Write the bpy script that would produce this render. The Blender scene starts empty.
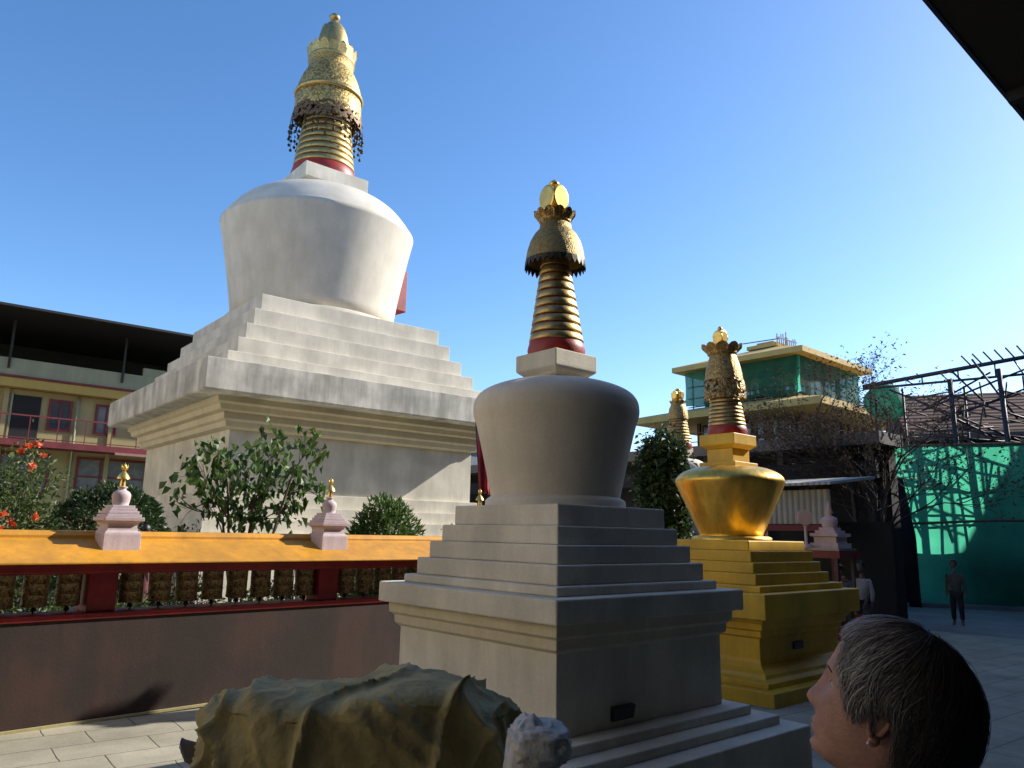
import bpy, bmesh, math, random
from mathutils import Vector, Matrix, noise
random.seed(7)
K = 1.27                      # metres per survey unit
PI = math.pi
R = math.radians
scn = bpy.context.scene
COL = scn.collection

# ------------------------------------------------------------------ materials
def new_mat(name):
    m = bpy.data.materials.new(name); m.use_nodes = True
    nt = m.node_tree; b = nt.nodes['Principled BSDF']
    return m, nt, b

def mat(name, c, rough=.7, metal=0, var=.15, scale=4, stretch=(1,1,1), bump=.15, bscale=None, c2=None, spec=.5, emit=None):
    m, nt, b = new_mat(name)
    N, L = nt.nodes, nt.links
    tc = N.new('ShaderNodeTexCoord'); mp = N.new('ShaderNodeMapping'); mp.inputs['Scale'].default_value = stretch
    L.new(tc.outputs['Object'], mp.inputs['Vector'])
    n = N.new('ShaderNodeTexNoise'); n.inputs['Scale'].default_value = scale; n.inputs['Detail'].default_value = 6
    n.inputs['Roughness'].default_value = .62
    L.new(mp.outputs['Vector'], n.inputs['Vector'])
    r = N.new('ShaderNodeValToRGB'); r.color_ramp.elements[0].position = .32; r.color_ramp.elements[1].position = .68
    if c2 is None: c2 = tuple(x*(1-var*2) for x in c)
    r.color_ramp.elements[0].color = (*c2, 1); r.color_ramp.elements[1].color = (*c, 1)
    L.new(n.outputs['Fac'], r.inputs['Fac']); L.new(r.outputs['Color'], b.inputs['Base Color'])
    b.inputs['Roughness'].default_value = rough; b.inputs['Metallic'].default_value = metal
    b.inputs['Specular IOR Level'].default_value = spec
    if bump:
        n2 = N.new('ShaderNodeTexNoise'); n2.inputs['Scale'].default_value = bscale or scale*6; n2.inputs['Detail'].default_value = 5
        L.new(mp.outputs['Vector'], n2.inputs['Vector'])
        bp = N.new('ShaderNodeBump'); bp.inputs['Strength'].default_value = bump; bp.inputs['Distance'].default_value = .02
        L.new(n2.outputs['Fac'], bp.inputs['Height']); L.new(bp.outputs['Normal'], b.inputs['Normal'])
    return m

def plaster(name, c, dirt, streak=6, amount=.5, joints=False, rough=.75):
    """painted masonry: broad patches, thin vertical rain streaks, fine grain"""
    m, nt, b = new_mat(name); N, L = nt.nodes, nt.links
    tc = N.new('ShaderNodeTexCoord')
    mp = N.new('ShaderNodeMapping'); mp.inputs['Scale'].default_value = (streak, streak, .35)
    L.new(tc.outputs['Object'], mp.inputs['Vector'])
    n1 = N.new('ShaderNodeTexNoise'); n1.inputs['Scale'].default_value = 1.0; n1.inputs['Detail'].default_value = 8; n1.inputs['Roughness'].default_value = .7
    L.new(mp.outputs['Vector'], n1.inputs['Vector'])
    n2 = N.new('ShaderNodeTexNoise'); n2.inputs['Scale'].default_value = 1.3; n2.inputs['Detail'].default_value = 7
    L.new(tc.outputs['Object'], n2.inputs['Vector'])
    mul = N.new('ShaderNodeMath'); mul.operation = 'MULTIPLY'
    L.new(n1.outputs['Fac'], mul.inputs[0]); L.new(n2.outputs['Fac'], mul.inputs[1])
    r = N.new('ShaderNodeValToRGB'); r.color_ramp.elements[0].position = .16; r.color_ramp.elements[1].position = .34
    r.color_ramp.elements[0].color = (amount, amount, amount, 1); r.color_ramp.elements[1].color = (0, 0, 0, 1)
    L.new(mul.outputs[0], r.inputs['Fac'])
    mx = N.new('ShaderNodeMix'); mx.data_type = 'RGBA'; mx.inputs['A'].default_value = (*c, 1); mx.inputs['B'].default_value = (*dirt, 1)
    L.new(r.outputs['Color'], mx.inputs['Factor'])
    n3 = N.new('ShaderNodeTexNoise'); n3.inputs['Scale'].default_value = 35; n3.inputs['Detail'].default_value = 6
    L.new(tc.outputs['Object'], n3.inputs['Vector'])
    mr = N.new('ShaderNodeMapRange'); mr.inputs['To Min'].default_value = .86; mr.inputs['To Max'].default_value = 1.1
    L.new(n3.outputs['Fac'], mr.inputs['Value'])
    mx2 = N.new('ShaderNodeMix'); mx2.data_type = 'RGBA'; mx2.blend_type = 'MULTIPLY'; mx2.inputs['Factor'].default_value = 1
    L.new(mx.outputs['Result'], mx2.inputs['A']); L.new(mr.outputs['Result'], mx2.inputs['B'])
    L.new(mx2.outputs['Result'], b.inputs['Base Color'])
    b.inputs['Roughness'].default_value = rough
    bp = N.new('ShaderNodeBump'); bp.inputs['Strength'].default_value = .18; bp.inputs['Distance'].default_value = .01
    L.new(n3.outputs['Fac'], bp.inputs['Height'])
    bp2 = N.new('ShaderNodeBump'); bp2.inputs['Strength'].default_value = .25; bp2.inputs['Distance'].default_value = .03
    L.new(n2.outputs['Fac'], bp2.inputs['Height']); L.new(bp.outputs['Normal'], bp2.inputs['Normal'])
    L.new(bp2.outputs['Normal'], b.inputs['Normal'])
    return m

def relief(name, c, rough, metal, scale, strength=.8, c2=None, kind='VORONOI', dist=.02, hole=None):
    """embossed metal: a voronoi relief, darker in the hollows; optional pierced holes"""
    m, nt, b = new_mat(name); N, L = nt.nodes, nt.links
    tc = N.new('ShaderNodeTexCoord')
    v = N.new('ShaderNodeTexVoronoi'); v.inputs['Scale'].default_value = scale; v.feature = 'SMOOTH_F1'
    nz = N.new('ShaderNodeTexNoise'); nz.inputs['Scale'].default_value = scale*.6
    L.new(tc.outputs['Object'], nz.inputs['Vector'])
    ad = N.new('ShaderNodeMix'); ad.data_type = 'RGBA'; ad.inputs['Factor'].default_value = .12
    L.new(tc.outputs['Object'], ad.inputs['A']); L.new(nz.outputs['Color'], ad.inputs['B'])
    L.new(ad.outputs['Result'], v.inputs['Vector'])
    r = N.new('ShaderNodeValToRGB'); r.color_ramp.elements[0].position = .15; r.color_ramp.elements[1].position = .6
    r.color_ramp.elements[0].color = (*c, 1); r.color_ramp.elements[1].color = (*(c2 or tuple(x*.35 for x in c)), 1)
    L.new(v.outputs['Distance'], r.inputs['Fac']); L.new(r.outputs['Color'], b.inputs['Base Color'])
    b.inputs['Roughness'].default_value = rough; b.inputs['Metallic'].default_value = metal
    bp = N.new('ShaderNodeBump'); bp.inputs['Strength'].default_value = strength; bp.inputs['Distance'].default_value = dist; bp.invert = True
    L.new(v.outputs['Distance'], bp.inputs['Height']); L.new(bp.outputs['Normal'], b.inputs['Normal'])
    if hole:
        st = N.new('ShaderNodeMath'); st.operation = 'LESS_THAN'; st.inputs[1].default_value = hole
        L.new(v.outputs['Distance'], st.inputs[0]); L.new(st.outputs[0], b.inputs['Alpha'])
    return m

def leafmat(name, c, c2, rough=.45, trans=.25):
    m, nt, b = new_mat(name); N, L = nt.nodes, nt.links
    oi = N.new('ShaderNodeNewGeometry')
    r = N.new('ShaderNodeValToRGB'); r.color_ramp.elements[0].color = (*c, 1); r.color_ramp.elements[1].color = (*c2, 1)
    L.new(oi.outputs['Random Per Island'], r.inputs['Fac']); L.new(r.outputs['Color'], b.inputs['Base Color'])
    b.inputs['Roughness'].default_value = rough
    t = N.new('ShaderNodeBsdfTranslucent'); L.new(r.outputs['Color'], t.inputs['Color'])
    mx = N.new('ShaderNodeMixShader'); mx.inputs[0].default_value = trans
    L.new(b.outputs[0], mx.inputs[1]); L.new(t.outputs[0], mx.inputs[2])
    L.new(mx.outputs[0], N['Material Output'].inputs['Surface'])
    return m

M = {}
M['white'] = plaster('white_plaster', (.75,.69,.56), (.33,.31,.25), amount=.5, streak=1.8)
M['white_worn'] = plaster('weathered_white_plaster', (.72,.68,.58), (.20,.19,.16), amount=.7, streak=3.0)
M['cream'] = plaster('cream_cornice_paint', (.64,.54,.34), (.42,.35,.22), amount=.4)
M['cream_pale'] = plaster('pale_cream_cornice', (.66,.58,.41), (.42,.37,.26), amount=.4)
M['dome'] = plaster('dome_whitewash', (.73,.66,.54), (.50,.45,.35), amount=.5, streak=2.4)
M['goldpaint'] = plaster('gold_painted_masonry', (.82,.50,.035), (.42,.25,.03), amount=.6, streak=2.2, rough=.5)
M['golddome'] = mat('polished_gold_leaf', (.92,.58,.11), .36, .8, var=.2, scale=3, stretch=(2,2,.5), bump=.35, bscale=5)
M['gold'] = mat('gilded_metal', (.62,.45,.18), .42, .85, var=.22, scale=9, bump=.2, bscale=60)
M['goldbright'] = mat('bright_gilt', (.95,.66,.18), .3, .8, var=.15, scale=12, bump=.1)
M['goldold'] = relief('aged_embossed_gilt', (.72,.50,.18), .48, .6, 42, .9, c2=(.20,.13,.05), dist=.01)
M['goldgreen'] = relief('tarnished_gilt_valance', (.72,.50,.17), .5, .6, 15, .8, c2=(.26,.17,.055))
M['goldmid'] = relief('embossed_brass_valance', (.48,.36,.13), .5, .6, 48, .8, c2=(.24,.17,.06), dist=.008)
M['lace'] = relief('pierced_gilt_lace', (.50,.35,.13), .5, .7, 26, 1., c2=(.10,.06,.03), hole=.50)
M['lacered'] = relief('pierced_dark_lace', (.22,.13,.06), .6, .4, 9, .8, c2=(.06,.03,.02), hole=.46)
M['redring'] = mat('red_lacquer', (.42,.035,.02), .45, 0, var=.2, scale=8)
M['darkmetal'] = mat('dark_bronze', (.05,.045,.03), .45, .6, scale=10)
M['wallmaroon'] = plaster('faded_maroon_wall', (.052,.023,.016), (.019,.012,.009), streak=1.8, amount=.9)
M['red'] = mat('deep_red_paint', (.27,.014,.018), .5, 0, var=.22, scale=3)
M['redtrim'] = mat('red_beam_paint', (.33,.02,.018), .5, 0, var=.25, scale=3)
M['yellow'] = plaster('yellow_roof_paint', (.66,.30,.016), (.34,.16,.02), amount=.65, rough=.5)
M['rose'] = plaster('pinkish_miniature_plaster', (.60,.49,.50), (.36,.27,.28), amount=.55, streak=8)
M['wheel'] = relief('embossed_prayer_drum', (.40,.27,.10), .5, .3, 42, .5, c2=(.07,.045,.02), dist=.01)
M['kerb'] = plaster('yellowed_kerb', (.42,.36,.16), (.26,.22,.12), amount=.5)
M['trunk'] = mat('bark', (.20,.15,.11), .85, scale=14, stretch=(1,1,.25), bump=.6, var=.3)
M['twig'] = mat('dark_bark', (.085,.06,.045), .85, scale=14, bump=.4, var=.3)
M['leafA'] = leafmat('broad_green_leaf', (.035,.09,.016), (.14,.23,.05), .5)
M['leafB'] = leafmat('dark_hedge_leaf', (.02,.05,.012), (.055,.095,.025))
M['leafC'] = leafmat('light_green_leaf', (.04,.075,.015), (.12,.17,.045), .55)
M['leafD'] = leafmat('dusty_brown_leaf', (.045,.033,.02), (.10,.07,.04), .9)
M['leafP'] = leafmat('purple_leaf', (.06,.02,.03), (.14,.06,.07))
M['orange'] = leafmat('orange_petal', (.75,.10,.02), (.85,.20,.08), .5)
M['pink'] = leafmat('pink_petal', (.6,.12,.12), (.7,.3,.28), .5)
M['net'] = None
M['steel'] = mat('dark_painted_steel', (.055,.045,.06), .5, .3, scale=6)
M['bamboo'] = mat('weathered_pole', (.17,.12,.08), .7, scale=6)
M['black'] = mat('deep_shade_black', (.012,.012,.013), .8)  # near-black for cloth and doors, also stands for unlit interiors
M['darkwall'] = plaster('dark_wall_plaster', (.055,.048,.045), (.02,.018,.018))  # dark wall tone with darker patches
M['roofsheet'] = mat('black_roof_sheet', (.013,.012,.012), .6, 0, stretch=(6,.3,1), scale=2)
M['tan'] = plaster('tan_painted_eave', (.62,.41,.12), (.42,.28,.11), amount=.4)
M['tile'] = None
M['glass'] = mat('window_glass', (.05,.06,.07), .08, 0, var=.1, bump=.02, spec=.8)
M['curtain'] = mat('pale_curtained_glass', (.20,.22,.22), .25, 0, var=.2, scale=3)
M['bldyellow'] = plaster('faded_yellow_wall', (.36,.31,.14), (.25,.22,.12), amount=.4)
M['bldgreen'] = plaster('pale_green_parapet', (.30,.31,.20), (.21,.22,.15), amount=.5)
M['bldlintel'] = plaster('yellow_lintel_paint', (.44,.32,.08), (.32,.23,.07), amount=.4)
M['bldred'] = mat('dull_red_paint', (.20,.03,.035), .6, var=.2, scale=2)
M['skin'] = mat('skin', (.43,.225,.165), .62, 0, var=.14, scale=38, bump=.15, bscale=180)
M['skindark'] = mat('brown_skin', (.22,.12,.08), .5, 0, var=.08, scale=25, bump=.05)
M['hair_dark'] = mat('dark_hair', (.012,.010,.009), .45, 0, scale=30)
M['pearl'] = mat('pearl', (.55,.50,.46), .3, .2, var=.02, bump=0)
M['plaque'] = mat('dark_stone_plaque', (.03,.028,.035), .3, 0, scale=12)
M['plaqueink'] = mat('worn_inscription', (.085,.08,.09), .5, 0, scale=40)
M['cloth_white'] = mat('white_cloth', (.62,.59,.55), .9, scale=5, bump=.3)
M['cloth_orange'] = mat('orange_cloth', (.80,.10,.02), .8, scale=5)
M['cloth_red'] = mat('red_cloth', (.40,.02,.03), .8, scale=4)

def netmat(name, c, trans, alpha):
    m, nt, b = new_mat(name); N, L = nt.nodes, nt.links
    tc = N.new('ShaderNodeTexCoord')
    n = N.new('ShaderNodeTexNoise'); n.inputs['Scale'].default_value = 1.2; n.inputs['Detail'].default_value = 5
    L.new(tc.outputs['Object'], n.inputs['Vector'])
    r = N.new('ShaderNodeValToRGB'); r.color_ramp.elements[0].position = .3; r.color_ramp.elements[1].position = .7
    r.color_ramp.elements[0].color = (*[x*.7 for x in c], 1); r.color_ramp.elements[1].color = (*c, 1)
    L.new(n.outputs['Fac'], r.inputs['Fac']); L.new(r.outputs['Color'], b.inputs['Base Color'])
    b.inputs['Roughness'].default_value = .7; b.inputs['Alpha'].default_value = alpha
    t = N.new('ShaderNodeBsdfTranslucent'); L.new(r.outputs['Color'], t.inputs['Color'])
    dk = N.new('ShaderNodeMix'); dk.data_type = 'RGBA'; dk.blend_type = 'MULTIPLY'; dk.inputs['Factor'].default_value = 1; dk.inputs['B'].default_value = (.30,.16,.16,1)
    L.new(r.outputs['Color'], dk.inputs['A']); L.new(dk.outputs['Result'], b.inputs['Base Color'])
    mx = N.new('ShaderNodeMixShader'); mx.inputs[0].default_value = trans
    L.new(b.outputs[0], mx.inputs[1]); L.new(t.outputs[0], mx.inputs[2])
    tr = N.new('ShaderNodeBsdfTransparent'); mx2 = N.new('ShaderNodeMixShader'); mx2.inputs[0].default_value = 1-alpha
    L.new(mx.outputs[0], mx2.inputs[1]); L.new(tr.outputs[0], mx2.inputs[2])
    b.inputs['Alpha'].default_value = 1
    L.new(mx2.outputs[0], N['Material Output'].inputs['Surface'])
    return m
M['net'] = netmat('green_shade_net', (.12,.76,.47), .80, .86)
M['net2'] = netmat('teal_shade_net', (.09,.50,.36), .7, .93)

def bandmat(name, c, c2, scale, axis='Z', rough=.7):
    m, nt, b = new_mat(name); N, L = nt.nodes, nt.links
    tc = N.new('ShaderNodeTexCoord'); w = N.new('ShaderNodeTexWave'); w.bands_direction = axis
    w.inputs['Scale'].default_value = scale; w.inputs['Distortion'].default_value = .4; w.inputs['Detail'].default_value = 2
    L.new(tc.outputs['Object'], w.inputs['Vector'])
    r = N.new('ShaderNodeValToRGB'); r.color_ramp.elements[0].color = (*c2, 1); r.color_ramp.elements[1].color = (*c, 1)
    r.color_ramp.elements[0].position = .15; r.color_ramp.elements[1].position = .55
    L.new(w.outputs['Fac'], r.inputs['Fac'])
    n = N.new('ShaderNodeTexNoise'); n.inputs['Scale'].default_value = 1.5; n.inputs['Detail'].default_value = 6
    L.new(tc.outputs['Object'], n.inputs['Vector'])
    mr = N.new('ShaderNodeMapRange'); mr.inputs['To Min'].default_value = .5; mr.inputs['To Max'].default_value = 1.4
    L.new(n.outputs['Fac'], mr.inputs['Value'])
    mx = N.new('ShaderNodeMix'); mx.data_type = 'RGBA'; mx.blend_type = 'MULTIPLY'; mx.inputs['Factor'].default_value = 1
    L.new(r.outputs['Color'], mx.inputs['A']); L.new(mr.outputs['Result'], mx.inputs['B'])
    L.new(mx.outputs['Result'], b.inputs['Base Color']); b.inputs['Roughness'].default_value = rough
    bp = N.new('ShaderNodeBump'); bp.inputs['Strength'].default_value = .6; bp.inputs['Distance'].default_value = .04
    L.new(w.outputs['Fac'], bp.inputs['Height']); L.new(bp.outputs['Normal'], b.inputs['Normal'])
    return m
M['tile'] = bandmat('worn_red_roof_tiles', (.15,.058,.036), (.035,.022,.02), 1.6, 'Z', .95)
M['corrug'] = bandmat('rusty_corrugated_sheet', (.42,.42,.38), (.26,.24,.20), 2.2, 'Y')
M['redbrown'] = plaster('red_brown_timber', (.13,.05,.04), (.06,.03,.028))

# ------------------------------------------------------------------ mesh helpers
class MB:
    def __init__(s): s.v = []; s.f = []; s.smooth = []
    def add(s, vs, fs, smooth=False):
        o = len(s.v); s.v += [tuple(p) for p in vs]; s.f += [tuple(o+i for i in f) for f in fs]; s.smooth += [smooth]*len(fs)
        return s
    def box(s, x0, x1, y0, y1, z0, z1):
        vs = [(x0,y0,z0),(x1,y0,z0),(x1,y1,z0),(x0,y1,z0),(x0,y0,z1),(x1,y0,z1),(x1,y1,z1),(x0,y1,z1)]
        return s.add(vs, [(0,3,2,1),(4,5,6,7),(0,1,5,4),(1,2,6,5),(2,3,7,6),(3,0,4,7)])
    def frustum(s, h0, z0, h1, z1, cap=True):
        vs = [(-h0,-h0,z0),(h0,-h0,z0),(h0,h0,z0),(-h0,h0,z0),(-h1,-h1,z1),(h1,-h1,z1),(h1,h1,z1),(-h1,h1,z1)]
        return s.add(vs, [(0,3,2,1),(4,5,6,7),(0,1,5,4),(1,2,6,5),(2,3,7,6),(3,0,4,7)])
    def sqprofile(s, prof):
        """square cross-section following (half, z) from bottom to top"""
        n = len(prof); vs = []
        for h, z in prof: vs += [(-h,-h,z),(h,-h,z),(h,h,z),(-h,h,z)]
        fs = [(3,2,1,0)]
        for i in range(n-1):
            a = i*4
            for k in range(4): fs.append((a+k, a+(k+1)%4, a+4+(k+1)%4, a+4+k))
        fs.append(tuple((n-1)*4+k for k in range(4)))
        return s.add(vs, fs)
    def lathe(s, prof, n=48, smooth=True, wob=None, cap=True, cx=0, cy=0):
        vs = []; fs = []
        for r, z in prof:
            for k in range(n):
                a = 2*PI*k/n; rr = r*(wob(a, z) if wob else 1)
                vs.append((cx+rr*math.cos(a), cy+rr*math.sin(a), z))
        for i in range(len(prof)-1):
            for k in range(n):
                fs.append((i*n+k, i*n+(k+1)%n, (i+1)*n+(k+1)%n, (i+1)*n+k))
        s.add(vs, fs, smooth)
        if cap:
            m = (len(prof)-1)*n
            s.add([vs[k] for k in range(n)], [tuple(range(n-1,-1,-1))], False)
            s.add([vs[m+k] for k in range(n)], [tuple(range(n))], False)
        return s
    def tube(s, pts, rad, n=8, cap=True, smooth=True):
        pts = [Vector(p) for p in pts]
        if not hasattr(rad, '__len__'): rad = [rad]*len(pts)
        vs = []; fs = []
        up = Vector((0,0,1))
        d0 = (pts[1]-pts[0]).normalized()
        if abs(d0.dot(up)) > .9: up = Vector((1,0,0))
        u = d0.cross(up).normalized()
        for i, p in enumerate(pts):
            d = (pts[min(i+1,len(pts)-1)]-pts[max(i-1,0)])
            d = d.normalized() if d.length > 1e-9 else d0
            u = (u-d*u.dot(d)); u = u.normalized() if u.length > 1e-6 else d.orthogonal().normalized()
            w = d.cross(u)
            for k in range(n):
                a = 2*PI*k/n; vs.append(tuple(p+(u*math.cos(a)+w*math.sin(a))*rad[i]))
        for i in range(len(pts)-1):
            for k in range(n): fs.append((i*n+k, i*n+(k+1)%n, (i+1)*n+(k+1)%n, (i+1)*n+k))
        if cap:
            fs.append(tuple(range(n-1,-1,-1))); fs.append(tuple((len(pts)-1)*n+k for k in range(n)))
        return s.add(vs, fs, smooth)
    def bar(s, a, b, w=.05, h=None):
        """rectangular bar"""
        a = Vector(a); b = Vector(b); h = h or w
        d = (b-a).normalized(); up = Vector((0,0,1)) if abs(d.z) < .95 else Vector((1,0,0))
        u = d.cross(up).normalized()*w/2; v = u.normalized().cross(d)*h/2
        vs = [a-u-v,a+u-v,a+u+v,a-u+v,b-u-v,b+u-v,b+u+v,b-u+v]
        return s.add(vs, [(0,3,2,1),(4,5,6,7),(0,1,5,4),(1,2,6,5),(2,3,7,6),(3,0,4,7)])
    def sphere(s, c, r, n=12, m=8, sc=(1,1,1)):
        vs = []; fs = []
        for i in range(m+1):
            ph = PI*i/m
            for k in range(n):
                a = 2*PI*k/n
                vs.append((c[0]+r*sc[0]*math.sin(ph)*math.cos(a), c[1]+r*sc[1]*math.sin(ph)*math.sin(a), c[2]+r*sc[2]*math.cos(ph)))
        for i in range(m):
            for k in range(n): fs.append((i*n+k, (i+1)*n+k, (i+1)*n+(k+1)%n, i*n+(k+1)%n))
        return s.add(vs, fs, True)
    def tf(s, mtx):
        s.v = [tuple(mtx @ Vector(p)) for p in s.v]; return s
    def build(s, name, m, parent=None, bevel=0, weld=False):
        me = bpy.data.meshes.new(name); me.from_pydata(s.v, [], s.f)
        me.polygons.foreach_set('use_smooth', s.smooth)
        if weld or bevel:
            bm = bmesh.new(); bm.from_mesh(me); bmesh.ops.remove_doubles(bm, verts=bm.verts, dist=1e-5)
            bmesh.ops.recalc_face_normals(bm, faces=bm.faces); bm.to_mesh(me); bm.free()
        me.materials.append(m); me.update()
        o = bpy.data.objects.new(name, me); COL.objects.link(o); o.parent = parent
        if bevel:
            b = o.modifiers.new('bevel', 'BEVEL'); b.width = bevel; b.segments = 2; b.limit_method = 'ANGLE'; b.angle_limit = R(35)
        return o

def tag(o, label, cat, group=None, kind=None):
    if label: o['label'] = label
    if cat: o['category'] = cat
    if group: o['group'] = group
    if kind: o['kind'] = kind
    return o
def thing(name, loc, rz, label, cat, group=None):
    o = bpy.data.objects.new(name, None); COL.objects.link(o); o.location = loc; o.rotation_euler = (0,0,rz)
    o.empty_display_size = .2
    return tag(o, label, cat, group)
def structure(o): o['kind'] = 'structure'; return o
def copy_tree(o, parent=None):
    c = o.copy(); COL.objects.link(c); c.parent = parent
    for ch in [x for x in bpy.data.objects if x.parent == o]: copy_tree(ch, c)
    return c

TH = R(41.5); XD = Vector((math.cos(TH), math.sin(TH), 0)); YD = Vector((-math.sin(TH), math.cos(TH), 0))
def sp(s, p, z=0): return XD*s + YD*p + Vector((0,0,z))

# ------------------------------------------------------------------ camera, light, sky
cam_d = bpy.data.cameras.new('camera'); cam = bpy.data.objects.new('camera', cam_d); COL.objects.link(cam)
cam_d.sensor_width = 36; cam_d.lens = 761.4/1024*36; cam_d.clip_start = .05; cam_d.clip_end = 2000
pt, ro = R(11.15), R(1.10)
cp, sn = math.cos(pt), math.sin(pt)
fwd = Vector((0,cp,sn)); up = Vector((0,-sn,cp)); rt = Vector((1,0,0))
r2 = rt*math.cos(ro)+up*math.sin(ro); u2 = -rt*math.sin(ro)+up*math.cos(ro)
cam.matrix_world = Matrix(((r2.x,u2.x,-fwd.x,0),(r2.y,u2.y,-fwd.y,0),(r2.z,u2.z,-fwd.z,1.7*K),(0,0,0,1)))
scn.camera = cam

SUN_A, SUN_E = 23.5, 32.0
sd = Vector((math.cos(R(SUN_A))*math.cos(R(SUN_E)), math.sin(R(SUN_A))*math.cos(R(SUN_E)), math.sin(R(SUN_E))))
ld = bpy.data.lights.new('sun', 'SUN'); ld.energy = 4.1; ld.angle = R(.53); ld.color = (1,.95,.86)
sun = bpy.data.objects.new('sun', ld); COL.objects.link(sun); sun.rotation_euler = sd.to_track_quat('Z', 'Y').to_euler()
sun.location = (30, 10, 40)
w = bpy.data.worlds.new('World'); scn.world = w; w.use_nodes = True
nt = w.node_tree; bg = nt.nodes['Background']; sky = nt.nodes.new('ShaderNodeTexSky'); sky.sky_type = 'NISHITA'
sky.sun_disc = False; sky.sun_elevation = R(SUN_E); sky.sun_rotation = R(90-SUN_A); sky.altitude = 1500
sky.air_density = 1.0; sky.dust_density = 1.6; sky.ozone_density = 1.5
hs = nt.nodes.new('ShaderNodeHueSaturation'); hs.inputs['Saturation'].default_value = 1.24; hs.inputs['Hue'].default_value = .502
nt.links.new(sky.outputs[0], hs.inputs['Color']); nt.links.new(hs.outputs[0], bg.inputs['Color']); bg.inputs['Strength'].default_value = .145
scn.view_settings.view_transform = 'Standard'; scn.view_settings.look = 'None'; scn.view_settings.gamma = 1
scn.view_settings.exposure = .78
scn.render.engine = 'CYCLES'

# ------------------------------------------------------------------ ground
def paving():
    m, nt, b = new_mat('flagstone_paving'); N, L = nt.nodes, nt.links
    tc = N.new('ShaderNodeTexCoord'); mp = N.new('ShaderNodeMapping'); mp.inputs['Rotation'].default_value = (0,0,-TH+R(4))
    L.new(tc.outputs['Object'], mp.inputs['Vector'])
    br = N.new('ShaderNodeTexBrick'); br.inputs['Scale'].default_value = 1; br.offset = .43; br.squash = 1
    br.inputs['Brick Width'].default_value = .85; br.inputs['Row Height'].default_value = .52; br.inputs['Mortar Size'].default_value = .010
    br.inputs['Mortar Smooth'].default_value = .6; br.inputs['Bias'].default_value = -.2
    br.inputs['Color1'].default_value = (.39,.355,.26,1); br.inputs['Color2'].default_value = (.34,.31,.23,1); br.inputs['Mortar'].default_value = (.16,.145,.11,1)
    n0 = N.new('ShaderNodeTexNoise'); n0.inputs['Scale'].default_value = 3; n0.inputs['Detail'].default_value = 3
    L.new(mp.outputs['Vector'], n0.inputs['Vector'])
    ad = N.new('ShaderNodeMix'); ad.data_type = 'RGBA'; ad.inputs['Factor'].default_value = .035
    L.new(mp.outputs['Vector'], ad.inputs['A']); L.new(n0.outputs['Color'], ad.inputs['B']); L.new(ad.outputs['Result'], br.inputs['Vector'])
    n = N.new('ShaderNodeTexNoise'); n.inputs['Scale'].default_value = .9; n.inputs['Detail'].default_value = 9; n.inputs['Roughness'].default_value = .7
    L.new(tc.outputs['Object'], n.inputs['Vector'])
    mr = N.new('ShaderNodeMapRange'); mr.inputs['From Min'].default_value = .3; mr.inputs['From Max'].default_value = .7; mr.inputs['To Min'].default_value = .62; mr.inputs['To Max'].default_value = 1.2
    L.new(n.outputs['Fac'], mr.inputs['Value'])
    mx = N.new('ShaderNodeMix'); mx.data_type = 'RGBA'; mx.blend_type = 'MULTIPLY'; mx.inputs['Factor'].default_value = 1
    L.new(br.outputs['Color'], mx.inputs['A']); L.new(mr.outputs['Result'], mx.inputs['B']); L.new(mx.outputs['Result'], b.inputs['Base Color'])
    b.inputs['Roughness'].default_value = .8
    n2 = N.new('ShaderNodeTexNoise'); n2.inputs['Scale'].default_value = 30; n2.inputs['Detail'].default_value = 6; L.new(tc.outputs['Object'], n2.inputs['Vector'])
    b1 = N.new('ShaderNodeBump'); b1.inputs['Strength'].default_value = .6; b1.inputs['Distance'].default_value = .01; b1.invert = True
    L.new(br.outputs['Fac'], b1.inputs['Height'])
    b2 = N.new('ShaderNodeBump'); b2.inputs['Strength'].default_value = .35; b2.inputs['Distance'].default_value = .01
    L.new(n2.outputs['Fac'], b2.inputs['Height']); L.new(b1.outputs['Normal'], b2.inputs['Normal']); L.new(b2.outputs['Normal'], b.inputs['Normal'])
    return m
M['paving'] = paving()
M['earth'] = mat('dusty_ground', (.24,.22,.18), .9, scale=1.5, var=.2, bump=.4)
M['concrete'] = mat('worn_concrete', (.25,.245,.235), .85, scale=.8, var=.2, bump=.3, bscale=25)
M['grass'] = mat('garden_grass', (.07,.11,.03), .9, scale=6, var=.3, bump=.8)
def sheet(name, m, x0, x1, y0, y1, z, rz=0):
    b = MB(); b.add([(x0,y0,z),(x1,y0,z),(x1,y1,z),(x0,y1,z)], [(0,1,2,3)])
    if rz: b.tf(Matrix.Rotation(rz, 4, 'Z'))
    return structure(b.build(name, m))
sheet('ground', M['earth'], -600, 600, -600, 600, -.02)
sheet('courtyard_paving', M['paving'], -10.9, 21, -1.0, 9.9, 0, TH)
sheet('courtyard_concrete', M['concrete'], 21, 60, -8, 30, .004, TH)
# raised garden round the great stupa and the pale walk round it
o = MB().box(-10, 46, 10.02, 50, -.01, .40).tf(Matrix.Rotation(R(44.5), 4, 'Z')).build('garden_ground', M['grass']); structure(o)
o = MB().box(-13, 24, 14.2, 34, .401, .46).tf(Matrix.Rotation(TH, 4, 'Z')).build('stupa_walk', mat('pale_walk_stone', (.46,.43,.34), .8, scale=2, var=.15)); structure(o)
# veranda the photographer stands on
o = MB().box(-16, 20, -6, 1.15, -.01, .45).tf(Matrix.Rotation(TH, 4, 'Z')).build('veranda_floor', M['concrete']); structure(o)

# ------------------------------------------------------------------ stupas
def spire_profile(z0, r0, z1, r1): pass

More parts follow.
